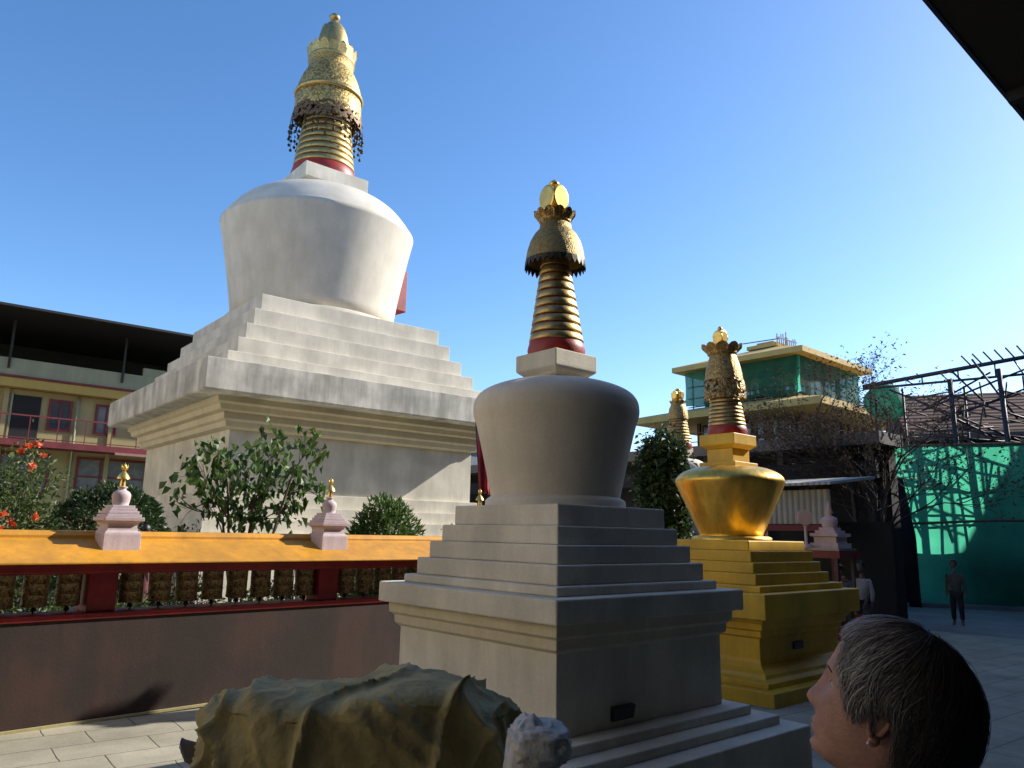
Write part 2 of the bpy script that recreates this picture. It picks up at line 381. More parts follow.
def make_stupa(name, label, c, deg, plinth, base, cornice, slab, tiers, dome, harmika, cone, umbrella, crown, finial,
               mats, k=K, disc=None, axis_shift=(0,0), lean=0, extra=None, domeseg=96):
    t = thing(name, (c[0]*k, c[1]*k, 0), R(deg), label, 'stupa')
    a = R(deg)
    # shift of the round part, from world to local axes
    sx = (axis_shift[0]*math.cos(a)+axis_shift[1]*math.sin(a))*k; sy = (-axis_shift[0]*math.sin(a)+axis_shift[1]*math.cos(a))*k
    S = lambda prof: [(h*k, z*k) for h, z in prof]
    if plinth:
        for h, z0, z1 in plinth:
            MB().sqprofile(S([(h,z0),(h,z1)])).build('plinth_step', mats['plinth'], t, bevel=.012)
    MB().sqprofile(S(base)).build('base_block', mats['base'], t, bevel=.008)
    for prof in cornice:
        MB().sqprofile(S(prof)).build('cornice', mats['cornice'], t, bevel=.006)
    MB().sqprofile(S(slab)).build('cornice_slab', mats['slab'], t, bevel=.015)
    for h, z0, z1 in tiers:
        MB().sqprofile(S([(h,z0),(h,z1)])).build('tier', mats['tier'], t, bevel=.015)
    def place(o, z=0):
        o.location.x += sx; o.location.y += sy; return o
    # smooth the dome profile with Catmull-Rom
    def smooth(prof, n=6):
        P = [Vector((r, z, 0)) for r, z in prof]; out = []
        for i in range(len(P)-1):
            p0, p1, p2, p3 = P[max(i-1,0)], P[i], P[i+1], P[min(i+2,len(P)-1)]
            for j in range(n):
                u = j/n
                q = .5*((2*p1)+(-p0+p2)*u+(2*p0-5*p1+4*p2-p3)*u*u+(-p0+3*p1-3*p2+p3)*u**3)
                out.append((q.x, q.y))
        out.append((P[-1].x, P[-1].y)); return out
    place(MB().lathe(S(dome[0]), domeseg).build('dome_ring', mats['dome'], t))
    place(MB().lathe(S(smooth(dome[1]) if not mats.get('sharp') else dome[1]), domeseg).build('dome', mats['dome'], t, weld=True))
    if mats.get('sharp'): place(MB().lathe(S(smooth(dome[2])), domeseg).build('dome_top', mats['dome'], t))
    for prof in harmika:
        place(MB().sqprofile(S(prof)).build('harmika', mats['harmika'], t, bevel=.01))
    z0, r0, z1, r1, n = cone
    def ln(o, z):   # a little handmade lean of the metalwork
        o.location.x += sx + lean*math.cos(a)*(z-z0)*k; o.location.y += sy - lean*math.sin(a)*(z-z0)*k; return o
    rb = .05*r0/.24
    ln(MB().lathe(S([(r0*1.0,z0-rb*1.2),(r0*1.03,z0-rb*.2),(r0*.98,z0+rb*.8),(r0*.93,z0+rb*1.2)]), 48).build('red_foot', M['redring'], t), z0)
    za = z0+rb
    ln(MB().lathe(S([(r0*.89,za),(r1*.86,z1)]), 32).build('spire_core', M['redring'], t), z0)
    for i in range(n):
        u = i/n; zz = za+(z1-za)*u; dz = (z1-za)/n; r = r0*.97+(r1-r0*.97)*u; rn = r0*.97+(r1-r0*.97)*(u+1/n)
        prof = [(r*.9,zz+dz*.09),(r*.995,zz+dz*.11),(r*1.005,zz+dz*.2),((r+rn)/2*1.012,zz+dz*.5),(rn*1.01,zz+dz*.85),(rn*.99,zz+dz*.91),(rn*.9,zz+dz*.92)]
        ln(MB().lathe(S(prof), 40).build('spire_ring', mats['ring'], t), zz)
    for nm, prof, mm in umbrella:
        if nm == 'fringe':
            zt, zb, rt_, rb_, cnt = prof
            b = MB()
            for i in range(cnt):
                a0 = 2*PI*i/cnt; da = PI/cnt
                p = lambda aa, rr, zz: (rr*k*math.cos(aa), rr*k*math.sin(aa), zz*k)
                b.add([p(a0-da,rt_,zt),p(a0+da,rt_,zt),p(a0+da*.7,(rt_+rb_)/2,(zt*.45+zb*.55)),p(a0,rb_,zb),p(a0-da*.7,(rt_+rb_)/2,(zt*.45+zb*.55)),
                       p(a0-da,rt_*.97,zt),p(a0+da,rt_*.97,zt),p(a0+da*.7,(rt_+rb_)/2*.97,(zt*.45+zb*.55)),p(a0,rb_*.97,zb),p(a0-da*.7,(rt_+rb_)/2*.97,(zt*.45+zb*.55))],
                      [(0,1,2,3,4),(9,8,7,6,5),(1,6,7,2),(2,7,8,3),(3,8,9,4),(4,9,5,0)])
            ln(b.build('valance_fringe', mm, t), zt)
        elif nm == 'beads':
            zt, zb, rr, cnt = prof; b = MB()
            for i in range(cnt):
                a0 = 2*PI*i/cnt+random.uniform(-.05,.05); L_ = random.uniform(.55,1)
                z_ = zt+(zb-zt)*L_
                b.tube([(rr*k*math.cos(a0),rr*k*math.sin(a0),zt*k),(rr*k*math.cos(a0),rr*k*math.sin(a0),z_*k)], .006*k, 4)
                for q in (0.5, 1): b.sphere((rr*k*math.cos(a0),rr*k*math.sin(a0),(zt+(z_-zt)*q)*k), .042*k, 8, 6)
            ln(b.build('hanging_bells', mm, t), zt)
        else:
            w_ = None
            ln(MB().lathe(S(prof), 56, cap=False).build(nm, mm, t), prof[0][1])
    # crown of upright petals
    zc, zt, rc, rt_, cnt, mm = crown
    b = MB().lathe(S([(rc*.7,zc-.02*rc/.12),(rc,zc),(rc*1.06,zc+(zt-zc)*.25),(rc,zc+(zt-zc)*.4)]), 40)
    for i in range(cnt):
        a0 = 2*PI*i/cnt; da = PI/cnt*1.02
        for j in range(2):
            f_ = 1 if j == 0 else .93
            pts = []
            for aa, rr, zz in ((-1,rc,zc+(zt-zc)*.1),(1,rc,zc+(zt-zc)*.1),(1,rt_*.97,zc+(zt-zc)*.62),(.55,rt_,zc+(zt-zc)*.9),(0,rt_*1.03,zt),(-.55,rt_,zc+(zt-zc)*.9),(-1,rt_*.97,zc+(zt-zc)*.62)):
                pts.append((rr*f_*k*math.cos(a0+da*aa), rr*f_*k*math.sin(a0+da*aa), zz*k))
            if j == 0: P0 = pts
            else:
                o_ = P0+pts
                b.add(o_, [tuple(range(7)), tuple(range(13,6,-1))]+[(i2,i2+7,(i2+1)%7+7,(i2+1)%7) for i2 in range(7)])
    ln(b.build('crown', mm, t), zc)
    # finial : core with a disc on each face and a jewel on top
    zf, zt, fr = finial
    h = zt-zf
    b = MB().lathe(S([(fr*.30,zf-h*.08),(fr*.62,zf),(fr*.34,zf+h*.1),(fr*.60,zf+h*.28),(fr*.64,zf+h*.5),(fr*.40,zf+h*.72),(fr*.22,zf+h*.8)]), 24)
    ln(b.build('finial_stem', mats['finial'], t), zt)
    for q in range(4):
        b = MB(); n_ = 28; rr = h*.27*(1 if disc is None else disc)
        th_ = fr*.20
        vs = []
        for s_, d_ in ((0,0),(1,0),(1,1),(0,1)):
            for kk in range(n_):
                aa = 2*PI*kk/n_; r_ = rr*(1 if s_ else .86)
                vs.append((fr*.62+th_*(d_+ (0 if s_ else (.25 if d_ else -.25))), r_*math.cos(aa), r_*math.sin(aa)*1.25))
        fs = [tuple(range(n_-1,-1,-1)), tuple(3*n_+i for i in range(n_))]
        for i in range(3):
            for kk in range(n_): fs.append((i*n_+kk, i*n_+(kk+1)%n_, (i+1)*n_+(kk+1)%n_, (i+1)*n_+kk))
        b.add(vs, fs)
        b.tf(Matrix.Rotation(q*PI/2, 4, 'Z') @ Matrix.Translation((0,0,(zf+h*.42)/1)))
        b.v = [(x*k,y*k,z*k) for x,y,z in b.v]
        ln(b.build('finial_disc', mats['finial'], t), zt)
    b = MB().lathe(S([(fr*.10,zf+h*.78),(fr*.36,zf+h*.84),(fr*.42,zf+h*.90),(fr*.26,zf+h*.96),(fr*.04,zt+h*.02)]), 20)
    ln(b.build('jewel', mats['finial'], t), zt)
    return t

# ---- great white stupa
BM = dict(plinth=M['white'], base=M['white'], cornice=M['cream_pale'], slab=M['white_worn'], tier=M['white'], dome=M['dome'], harmika=M['white'], ring=M['gold'], finial=M['gold'], sharp=True)
great = make_stupa('stupa', 'great white stupa, the largest, with a tall gilt spire behind the yellow-roofed wall',
    (-5.12,19.0), 39.5,
    [(3.95,.3,1.35),(3.72,1.35,1.62),(3.5,1.62,1.88),(3.28,1.88,2.14),(3.08,2.14,2.42)],
    [(2.95,2.42),(2.95,3.62)],
    [[(2.95,3.62),(3.08,3.66),(3.10,3.76),(3.16,3.80),(3.16,3.93)], [(3.16,3.93),(3.27,3.96),(3.30,4.06),(3.36,4.10),(3.36,4.21)]],
    [(3.73,4.21),(3.76,4.24),(3.76,4.83)],
    [(3.22,4.83,5.13),(2.95,5.13,5.50),(2.73,5.50,5.88),(2.51,5.88,6.29),(2.30,6.29,6.70)],
    ([(2.16,6.70),(2.16,6.80),(2.10,6.84)],
     [(2.02,6.80),(2.05,7.1),(2.14,7.7),(2.25,8.3),(2.36,8.85),(2.44,9.22),(2.465,9.34)],
     [(2.452,9.342),(2.30,9.575),(2.06,9.86),(1.75,10.09),(1.37,10.27),(1.0,10.38)]),
    [[(.72,10.30),(.72,10.40),(.86,10.46),(.88,10.48),(.88,10.86)]],
    (10.98,.83,12.75,.60,9),
    [('valance_lace',[(.97,12.30),(.95,12.55),(.90,12.80)],M['lacered']),
     ('lower_umbrella',[(.885,12.62),(.90,12.78),(.885,13.05),(.87,13.22),(.84,13.24),(.72,13.24)],M['goldgreen']),
     ('umbrella_rim',[(.70,13.22),(.90,13.24),(.93,13.30),(.90,13.36),(.84,13.38)],M['gold']),
     ('upper_umbrella',[(.86,13.36),(.84,13.55),(.76,13.80),(.66,14.02),(.62,14.10)],M['goldgreen']),
     ('umbrella_neck',[(.62,14.06),(.60,14.20),(.62,14.32),(.64,14.36)],M['goldold']),
     ('beads',(12.35,11.75,.97,34),M['darkmetal'])],
    (14.32,14.74,.60,.68,16,M['gold']),
    (14.78,15.95,.36), BM, axis_shift=(-.05,0), disc=.55, domeseg=128)
gc = MB().lathe([(r_*K,z_*K) for r_,z_ in [(.44,14.6),(.43,14.95),(.38,15.2),(.30,15.42),(.20,15.56),(.12,15.62)]],32).build('finial_bell', M['gold'], great); gc.location.x = -.04*K
# red window niche on the far right of the dome
a = Vector((math.cos(R(-14)), math.sin(R(-14)), 0))
nb = MB().box(2.28*K, 2.62*K, -.45*K, .45*K, 7.75*K, 8.95*K)
nb.tf(Matrix.Rotation(R(8), 4, 'Z')); nb.build('niche', M['redtrim'], great, bevel=.03)
# seams in the dome: none (plain whitewash)

# ---- middle white stupa
MM = dict(plinth=M['white'], base=M['white'], cornice=M['cream_pale'], slab=M['white'], tier=M['white'], dome=M['dome'], harmika=M['white'], ring=M['gold'], finial=M['goldbright'])
mid = make_stupa('stupa', 'shaded grey-white stupa at the centre, with low tiers and a ringed gold spire',
    (.402,6.307), 41,
    [(1.36,0,.32),(1.20,.32,.385),(1.05,.385,.45)],
    [(.895,.45),(.895,.985)],
    [[(.895,.96),(.93,.985),(.935,1.05),(.965,1.07),(.97,1.15)]],
    [(1.032,1.15),(1.032,1.306)],
    [(.888,1.306,1.37),(.816,1.37,1.503),(.747,1.503,1.634),(.677,1.634,1.765),(.605,1.765,1.92)],
    ([(.575,1.92),(.572,1.965),(.555,1.985),(.53,2.0)],
     [(.525,1.98),(.545,2.08),(.60,2.33),(.655,2.56),(.686,2.66),(.692,2.72),(.678,2.79),(.625,2.855),(.51,2.91),(.34,2.955),(.2,2.972)]),
    [[(.17,2.955),(.17,2.985),(.19,2.99),(.20,3.01),(.225,3.03),(.243,3.047),(.243,3.187)]],
    (3.245,.240,4.05,.118,10),
    [('umbrella',[(.262,4.00),(.258,4.05),(.245,4.13),(.222,4.21),(.185,4.28),(.142,4.33),(.138,4.37),(.125,4.38)],M['goldmid']),
     ('fringe',(4.03,3.955,.262,.268,30),M['darkmetal'])],
    (4.39,4.49,.135,.185,12,M['goldold']),
    (4.47,4.80,.11), MM, axis_shift=(-.03,0), lean=-.02, disc=1.05)
o = MB().box(-.11*K,.11*K,-.02,.02,-.045*K,.045*K).build('plaque', M['plaque'], mid, bevel=.004); o.location = (-.28*K,-.905*K,.54*K); o.rotation_euler = (R(12),0,0)
b = MB()
for r_ in range(4):
    x = -.092
    while x < .085:
        wd = random.uniform(.006,.022); b.box(x*K,(x+wd)*K,-.0225,-.020,(.026-r_*.018-.004)*K,(.026-r_*.018+.003)*K); x += wd+.006
b.build('inscription', M['plaqueink'], o)

# ---- gold stupa
GM = dict(plinth=M['goldpaint'], base=M['goldpaint'], cornice=M['goldpaint'], slab=M['goldpaint'], tier=M['goldpaint'], dome=M['golddome'], harmika=M['goldpaint'], ring=M['gold'], finial=M['goldbright'])
gold = make_stupa('stupa', 'stupa painted and gilded gold all over, standing right of the grey-white stupa',
    (2.859,9.988), 41,
    [(1.25,-.005,.145)],
    [(1.10,.145),(1.10,.20),(1.04,.23),(1.02,.27),(.95,.31),(.90,.36),(.89,.40),(.89,.62)],
    [[(.89,.62),(.93,.64),(.93,.70),(.97,.72),(.98,.79),(1.01,.80),(1.01,.84)]],
    [(1.102,.84),(1.105,1.114)],
    [(.966,1.114,1.185),(.85,1.185,1.31),(.782,1.31,1.433),(.718,1.433,1.56),(.65,1.56,1.678)],
    ([(.50,1.678),(.50,1.71),(.46,1.73)],
     [(.40,1.72),(.402,1.76),(.45,1.86),(.55,2.09),(.65,2.31),(.685,2.39),(.69,2.43),(.665,2.48),(.60,2.535),(.48,2.585),(.36,2.605),(.2,2.61)]),
    [[(.268,2.597),(.268,2.664)],[(.193,2.664),(.193,2.84)],[(.20,2.84),(.25,2.88),(.262,2.885),(.262,3.026)]],
    (3.09,.250,3.56,.19,8),
    [('umbrella_lace',[(.272,3.52),(.275,3.60),(.262,3.72),(.245,3.78)],M['lace']),
     ('umbrella',[(.25,3.76),(.24,3.86),(.215,3.98),(.185,4.07),(.18,4.10),(.17,4.11)],M['goldold']),
     ('fringe',(3.56,3.50,.268,.272,26),M['goldold'])],
    (4.12,4.26,.19,.27,10,M['goldold']),
    (4.24,4.52,.085), GM, lean=-.035)
o = MB().box(-.10*K,.10*K,-.02,.02,-.04*K,.04*K).build('plaque', M['plaque'], gold, bevel=.004); o.location = (-.10*K,-.905*K,.50*K)
# a fourth, distant stupa seen past the dark round tree
FM = dict(plinth=M['white'], base=M['white'], cornice=M['white'], slab=M['white'], tier=M['white'], dome=M['dome'], harmika=M['white'], ring=M['goldold'], finial=M['goldbright'])
far = make_stupa('stupa', 'distant stupa of which only the weathered gold spire shows above the dark leafy tree',
    (5.36/K,24.2/K), 41, [(1.36,0,.32),(1.2,.32,.6)],[(.895,.6),(.895,1.6)],[[(.895,1.6),(.97,1.7)]],[(1.032,1.7),(1.032,1.9)],
    [(.888,1.9,2.0),(.8,2.0,2.15),(.7,2.15,2.3),(.6,2.3,2.45)],
    ([(.57,2.45),(.55,2.5)],[(.5,2.5),(.56,2.8),(.66,3.2),(.68,3.35),(.62,3.5),(.45,3.6),(.2,3.63)]),
    [[(.17,3.61),(.17,3.7),(.25,3.75),(.25,3.9)]],
    (3.97,.32,4.70,.20,9),
    [('umbrella',[(.25,4.62),(.25,4.72),(.22,4.9),(.17,5.0)],M['goldold'])],
    (5.0,5.1,.17,.21,10,M['goldold']), (5.10,5.42,.17), FM, k=K)

# ------------------------------------------------------------------ prayer-wheel wall
WD = R(44.5); WX = Vector((math.cos(WD), math.sin(WD), 0)); WY = Vector((-math.sin(WD), math.cos(WD), 0))
wall = thing('prayer_wheel_wall', WY*(7.713*K), WD, 'low maroon wall with red posts and beam and a sloping yellow roof', 'wall')
def wl(s0, s1, y0, y1, z0, z1): return MB().box(s0*K, s1*K, y0*K, y1*K, z0*K, z1*K)
A0, A1 = -5.0, 9.2
wl(A0,A1,0,.30,0,.88).build('lower_wall', M['wallmaroon'], wall)
wl(A0,A1,-.035,-.002,0,.022).build('kerb', M['kerb'], wall)
wl(A0,A1,-.02,.32,.88,.935).build('rail', M['redtrim'], wall, bevel=.01)
for s_ in (-4.65,-2.30,.055,2.41,4.765,7.12):
    wl(s_-.125,s_+.125,.02,.28,.935,1.285).build('post', M['red'], wall, bevel=.012)
wl(A0,A1,-.18,.48,1.285,1.30).build('soffit', M['redtrim'], wall)
wl(A0,A1,-.24,.54,1.30,1.372).build('beam', M['redtrim'], wall, bevel=.008)
b = MB()   # roof: fascia, slope, ridge step
prof = [(-.30,1.374),(-.30,1.392),(.18,1.585),(.18,1.615),(.22,1.655),(.50,1.655),(.62,1.60),(.62,1.374)]
n_ = len(prof); vs = [(A0*K,y*K,z*K) for y,z in prof]+[(A1*K,y*K,z*K) for y,z in prof]
b.add(vs, [tuple(range(n_-1,-1,-1)), tuple(range(n_,2*n_))]+[(i,(i+1)%n_,(i+1)%n_+n_,i+n_) for i in range(n_)])
b.build('roof', M['yellow'], wall, bevel=.006, weld=True)

def prayer_wheel():
    t = thing('prayer_wheel', (0,0,0), WD, '', 'prayer wheel')
    r = .102*K; h = .295*K
    prof = [(r*.3,-h/2-.006),(r*.95,-h/2),(r*1.03,-h/2+.01),(r*1.03,-h/2+.03),(r,-h/2+.036),(r,-h*.18),(r*1.02,-h*.17),(r*1.02,-h*.14),(r,-h*.13),
            (r,h*.13),(r*1.02,h*.14),(r*1.02,h*.17),(r,h*.18),(r,h/2-.036),(r*1.03,h/2-.03),(r*1.03,h/2-.01),(r*.95,h/2),(r*.3,h/2+.006)]
    MB().lathe(prof, 28).build('drum', M['wheel'], t)
    MB().lathe([(.011,-h/2-.11*K),(.011,h/2+.03)], 8).build('axle', M['darkmetal'], t)
    MB().lathe([(.030,-h/2-.045*K),(.034,-h/2-.03*K),(.02,-h/2-.008)], 12).build('hub', M['darkmetal'], t)
    return t
pw = prayer_wheel(); used = False
WORDS = ['first','second','third','fourth','fifth','sixth','seventh','eighth']
bays = [(.055,2.41,'left bay, between the frame edge and the red post under the tulip-flowered bush side'),(2.41,4.765,''),(4.765,7.12,'')]
def putwheel(s_, label):
    global used
    o = pw if not used else copy_tree(pw)
    used = True
    o['label'] = label; o['group'] = 'prayer wheels hanging under the yellow roof'
    p = WX*(s_*K)+WY*((7.713+.15)*K); o.location = (p.x, p.y, 1.145*K+random.uniform(-.006,.006)); 
    o.rotation_euler = (random.uniform(-.02,.02), random.uniform(-.03,.03), WD+random.uniform(0,6))
for i in range(3): putwheel(2.16-.262*i, f'embossed prayer wheel, {WORDS[i]} to the left of the left red post')
for i in range(8): putwheel(2.70+.262*i, f'embossed prayer wheel, {WORDS[i]} from the left between the two red posts')
for i in range(5): putwheel(5.06+.262*i, f'embossed prayer wheel, {WORDS[i]} to the right of the right red post')

def mini_stupa():
    t = thing('miniature_stupa', (0,0,0), WD, '', 'miniature stupa')
    u = K*.165
    def B(name, prof, m=M['rose']): return MB().sqprofile([(h*u, z*u) for h,z in prof]).build(name, m, t, bevel=.006)
    B('block',[(1,0),(1,1.0)])
    B('waist',[(.98,1.0),(.93,1.1),(.82,1.18),(.78,1.45),(.84,1.6),(.95,1.7)])
    B('cap_slab',[(1.05,1.7),(1.07,1.92)])
    for h,z in ((.93,1.92),(.82,2.10),(.72,2.26),(.62,2.42)): B('step',[(h,z),(h,z+.17)])
    MB().lathe([(r*u,z*u) for r,z in [(.45,2.58),(.42,2.62),(.46,2.8),(.50,3.05),(.50,3.2),(.42,3.35),(.28,3.44),(.22,3.46),(.22,3.56),(.27,3.6),(.27,3.66),(.1,3.68)]],32).build('dome', M['rose'], t)
    MB().lathe([(r*u,z*u) for r,z in [(.17,3.66),(.14,3.9),(.12,4.15),(.1,4.2)]],20).build('spire', M['goldbright'], t)
    MB().lathe([(r*u,z*u) for r,z in [(.36,4.10),(.33,4.2),(.22,4.38),(.12,4.5),(.08,4.55)]],24).build('umbrella', M['goldbright'], t)
    b = MB().sphere((0,0,4.72*u),.13*u,12,8,(1,1,1.2))
    for a0 in range(4):
        ca, sa = math.cos(a0*PI/2), math.sin(a0*PI/2)
        b.tube([(0,0,4.55*u),(.14*u*ca,.14*u*sa,4.7*u),(.17*u*ca,.17*u*sa,4.95*u)],[.05*u,.05*u,.012*u],6)
    b.tube([(0,0,4.8*u),(0,0,5.05*u)],[.05*u,.01*u],6)
    b.build('finial', M['goldbright'], t)
    return t
ms = mini_stupa()
for i, (s_, lab) in enumerate([(2.50,'pinkish miniature stupa with gold finial on the yellow roof, beside the flowering bush'),
                               (4.76,'pinkish miniature stupa with gold finial on the yellow roof, right one, beside the round bush'),
                               (7.10,'miniature stupa on the wall whose gold finial peeps out left of the grey-white dome')]):
    o = ms if i == 0 else copy_tree(ms)
    p = WX*(s_*K)+WY*((7.713+.10)*K); o.location = (p.x, p.y, 1.47*K); o['label'] = lab; o['group'] = 'miniature stupas along the wall'
    if i == 2: o.scale = (1,1,1)

# ------------------------------------------------------------------ vegetation
def leaf(b, p, d, size, wr=.5, fold=.25):
    """one pointed leaf blade, slightly folded, from p along d"""
    d = d.normalized(); s_ = d.cross(Vector((random.uniform(-1,1),random.uniform(-1,1),random.uniform(.2,1)))).normalized(); n_ = s_.cross(d)
    w_ = size*wr/2
    a = p; m1 = p+d*size*.45+n_*size*fold*.2; t_ = p+d*size-n_*size*fold*.3
    b.add([a, m1+s_*w_+n_*w_*fold, t_, m1-s_*w_+n_*w_*fold, m1-n_*w_*fold], [(0,4,1),(4,2,1),(0,3,4),(4,3,2)])

def grow(b, p, d, r, L, depth, tips, spread=.6, upb=.15, n=(2,3), taper=.62, seg=4, wob=.12):
    pts = [p]; rad = [r]; q = p.copy(); dd = d.normalized()
    for i in range(seg):
        dd = (dd+Vector((random.gauss(0,wob),random.gauss(0,wob),random.gauss(0,wob)+upb*.1))).normalized()
        q = q+dd*L/seg; pts.append(q.copy()); rad.append(r*(1-(1-taper)*(i+1)/seg))
    b.tube(pts, rad, 6 if r > .01 else 4, cap=False)
    if depth == 0:
        tips.append((q, dd)); return
    if depth <= 2:
        tips.append((pts[2], dd))
    for i in range(random.randint(*n)):
        nd = (dd+Vector((random.gauss(0,spread),random.gauss(0,spread),random.gauss(0,spread*.7)+upb))).normalized()
        grow(b, q if i < 2 else pts[-2], nd, r*taper*random.uniform(.75,1), L*random.uniform(.62,.85), depth-1, tips, spread, upb, n, taper, seg, wob)

def crown_leaves(tips, per, rad, size, m, name, parent, wr=.5, droop=.4):
    b = MB()
    for p, d in tips:
        for i in range(per):
            q = p+Vector((random.gauss(0,rad),random.gauss(0,rad),random.gauss(0,rad)))
            dd = Vector((random.gauss(0,1),random.gauss(0,1),random.gauss(0,.6)-droop))
            leaf(b, q, dd, size*random.uniform(.6,1.25), wr)
    return b.build(name, m, parent)

# broad-leaved garden tree in front of the great stupa
def garden_tree():
    t = thing('garden_tree', (-4.45,13.0,.40), 0, 'small broad-leaved tree with several thin stems in front of the great stupa', 'tree')
    b = MB(); tips = []
    random.seed(21)
    for dx, dz in ((-.42,1),(-.16,1.1),(.05,1.12),(.26,1.05),(.60,.95)):
        pts0 = Vector((random.uniform(-.1,.1),random.uniform(-.1,.1),0)); d = Vector((dx*.55,random.uniform(-.2,.2),dz)).normalized()
        L = 2.45*random.uniform(.95,1.12)
        p = pts0+d*L
        b.tube([pts0, pts0+d*L*.35+Vector((.02,0,0)), pts0+d*L*.7, p], [.035,.03,.026,.022], 7, cap=False)
        for i in range(4):
            nd = (d+Vector((random.gauss(0,.75),random.gauss(0,.6),random.gauss(.0,.25)))).normalized()
            grow(b, p-d*L*.12*i, nd, .016, .46, 2, tips, .55, .10, (2,3))
    for zz, dx in ((1.95,-1.0),(2.15,-.9)):
        grow(b, Vector((-.25,0,zz)), Vector((dx,.1,.12)), .015, .75, 1, tips, .35, .0, (2,3))
    b.build('trunk', M['trunk'], t)
    tips2 = [(p,d) for p,d in tips if p.z > 1.5]
    bb = MB()
    for p, d in tips2:
        for i in range(4):
            q = p+Vector((random.gauss(0,.12),random.gauss(0,.12),random.gauss(0,.10)))
            dd = Vector((random.gauss(0,.6),random.gauss(0,.6),random.gauss(-.7,.5)))
            leaf(bb, q, dd, random.uniform(.13,.23), .66, .5)
    bb.build('crown', M['leafA'], t); t.scale = (.80,.85,1.0)
    return t
garden_tree()

def bush(name, label, c, rx, ry, rz, n, size, m, cat='bush', stems=14, stem_m=None, wr=.45, flowers=None, shell=.55, seed=1, lump=.25, outward=.6):
    random.seed(seed)
    t = thing(name, c, 0, label, cat)
    b = MB()
    for i in range(stems):
        a = random.uniform(0,2*PI); e = random.uniform(.2,1)
        d = Vector((rx*math.cos(a)*e*.8, ry*math.sin(a)*e*.8, rz*random.uniform(1.1,1.8)))
        mid_ = d*.5+Vector((random.uniform(-.1,.1)*rx,random.uniform(-.1,.1)*ry,0))
        b.tube([(d.x*.05,d.y*.05,0), mid_, d], [.016,.011,.004], 5, cap=False)
    b.build('stems', stem_m or M['trunk'], t)
    b = MB(); off = Vector((seed*3.1,seed*1.7,0))
    k = 0
    while k < n:
        v = Vector((random.gauss(0,1),random.gauss(0,1),random.gauss(0,1))).normalized()
        rr = shell+(1-shell)*random.random()**.6
        ln_ = 1+lump*noise.noise(v*2.2+off)*1.6
        if noise.noise(v*3.7+off) < -.32 and rr > .8: continue
        q = Vector((v.x*rx, v.y*ry, v.z*rz))*rr*ln_+Vector((0,0,rz))
        if q.z < .0: continue
        k += 1
        leaf(b, q, v*outward+Vector((random.gauss(0,.6),random.gauss(0,.6),random.gauss(0,.6))), size*random.uniform(.6,1.3), wr)
    b.build('foliage', m, t)
    if flowers:
        cnt, fs_, fm = flowers
        for i in range(cnt):
            v = Vector((random.gauss(.1,1),-abs(random.gauss(.8,.5)),random.gauss(.3,.8))).normalized()
            q = Vector((v.x*rx, v.y*ry, v.z*rz))*(1.02+lump*noise.noise(v*2.2+off)*1.6)+Vector((0,0,rz))
            fb = MB()
            for j in range(9): leaf(fb, q, v*.5+Vector((random.gauss(0,.7),random.gauss(0,.7),random.gauss(0,.7))), fs_*random.uniform(.7,1.1), .75)
            fb.build('flower', fm, t)
    return t
bush('flowering_bush', 'tall loose bush with orange blossoms at the left edge behind the wall', (-7.85,11.7,.40), 1.12,.9,1.45, 9500, .095, M['leafC'], flowers=(42,.09,M['orange']), seed=3, lump=.35, shell=.4)
bush('hedge', 'dark clipped hedge mound behind the left miniature stupa', (-8.55,16.5,.46), 1.25,.9,1.30, 11000, .12, M['leafB'], cat='hedge', seed=5, lump=.08, shell=.8)
bush('round_bush', 'rounded spiky green bush beside the right miniature stupa', (-2.20,13.65,.40), .72,.62,1.14, 9000, .13, M['leafA'], seed=8, lump=.10, wr=.25, shell=.6, outward=1.4)
bush('purple_shrub', 'small purple-leaved shrub at the foot of the broad-leaved tree', (-5.10,12.6,.40), .42,.35,.98, 420, .09, M['leafP'], seed=9, lump=.3, shell=.3)
bush('garden_shrub', 'thin shrub tips just left of the grey-white stupa tiers', (-1.05,14.2,.40), .30,.30,1.0, 260, .07, M['leafC'], seed=11, lump=.4, shell=.2)
bush('garden_plant', 'low pinkish plant tips between tree and right miniature stupa', (-3.3,12.4,.40), .5,.3,.92, 160, .08, M['leafP'], seed=12, lump=.4, shell=.3)
for i, (x, y, rx, lab) in enumerate([(-6.3,10.6,.8,'low leafy plants seen through the wheels at the far left'),(-5.2,11.2,.5,'low leafy plant seen just left of the left red post'),
        (-4.0,12.4,.6,'low leafy plant seen between the wheels right of the left red post'),(-2.2,14.2,.7,'low leafy plant seen through the wheels in the middle of the rack'),(-1.0,14.0,.6,'low leafy plant seen through the wheels right of the right red post')]):
    bush('garden_plant', lab, (x,y,.40), rx,.35,.42, 500, .10, M['leafC'], cat='plant', seed=20+i, lump=.3, shell=.2, stems=8)

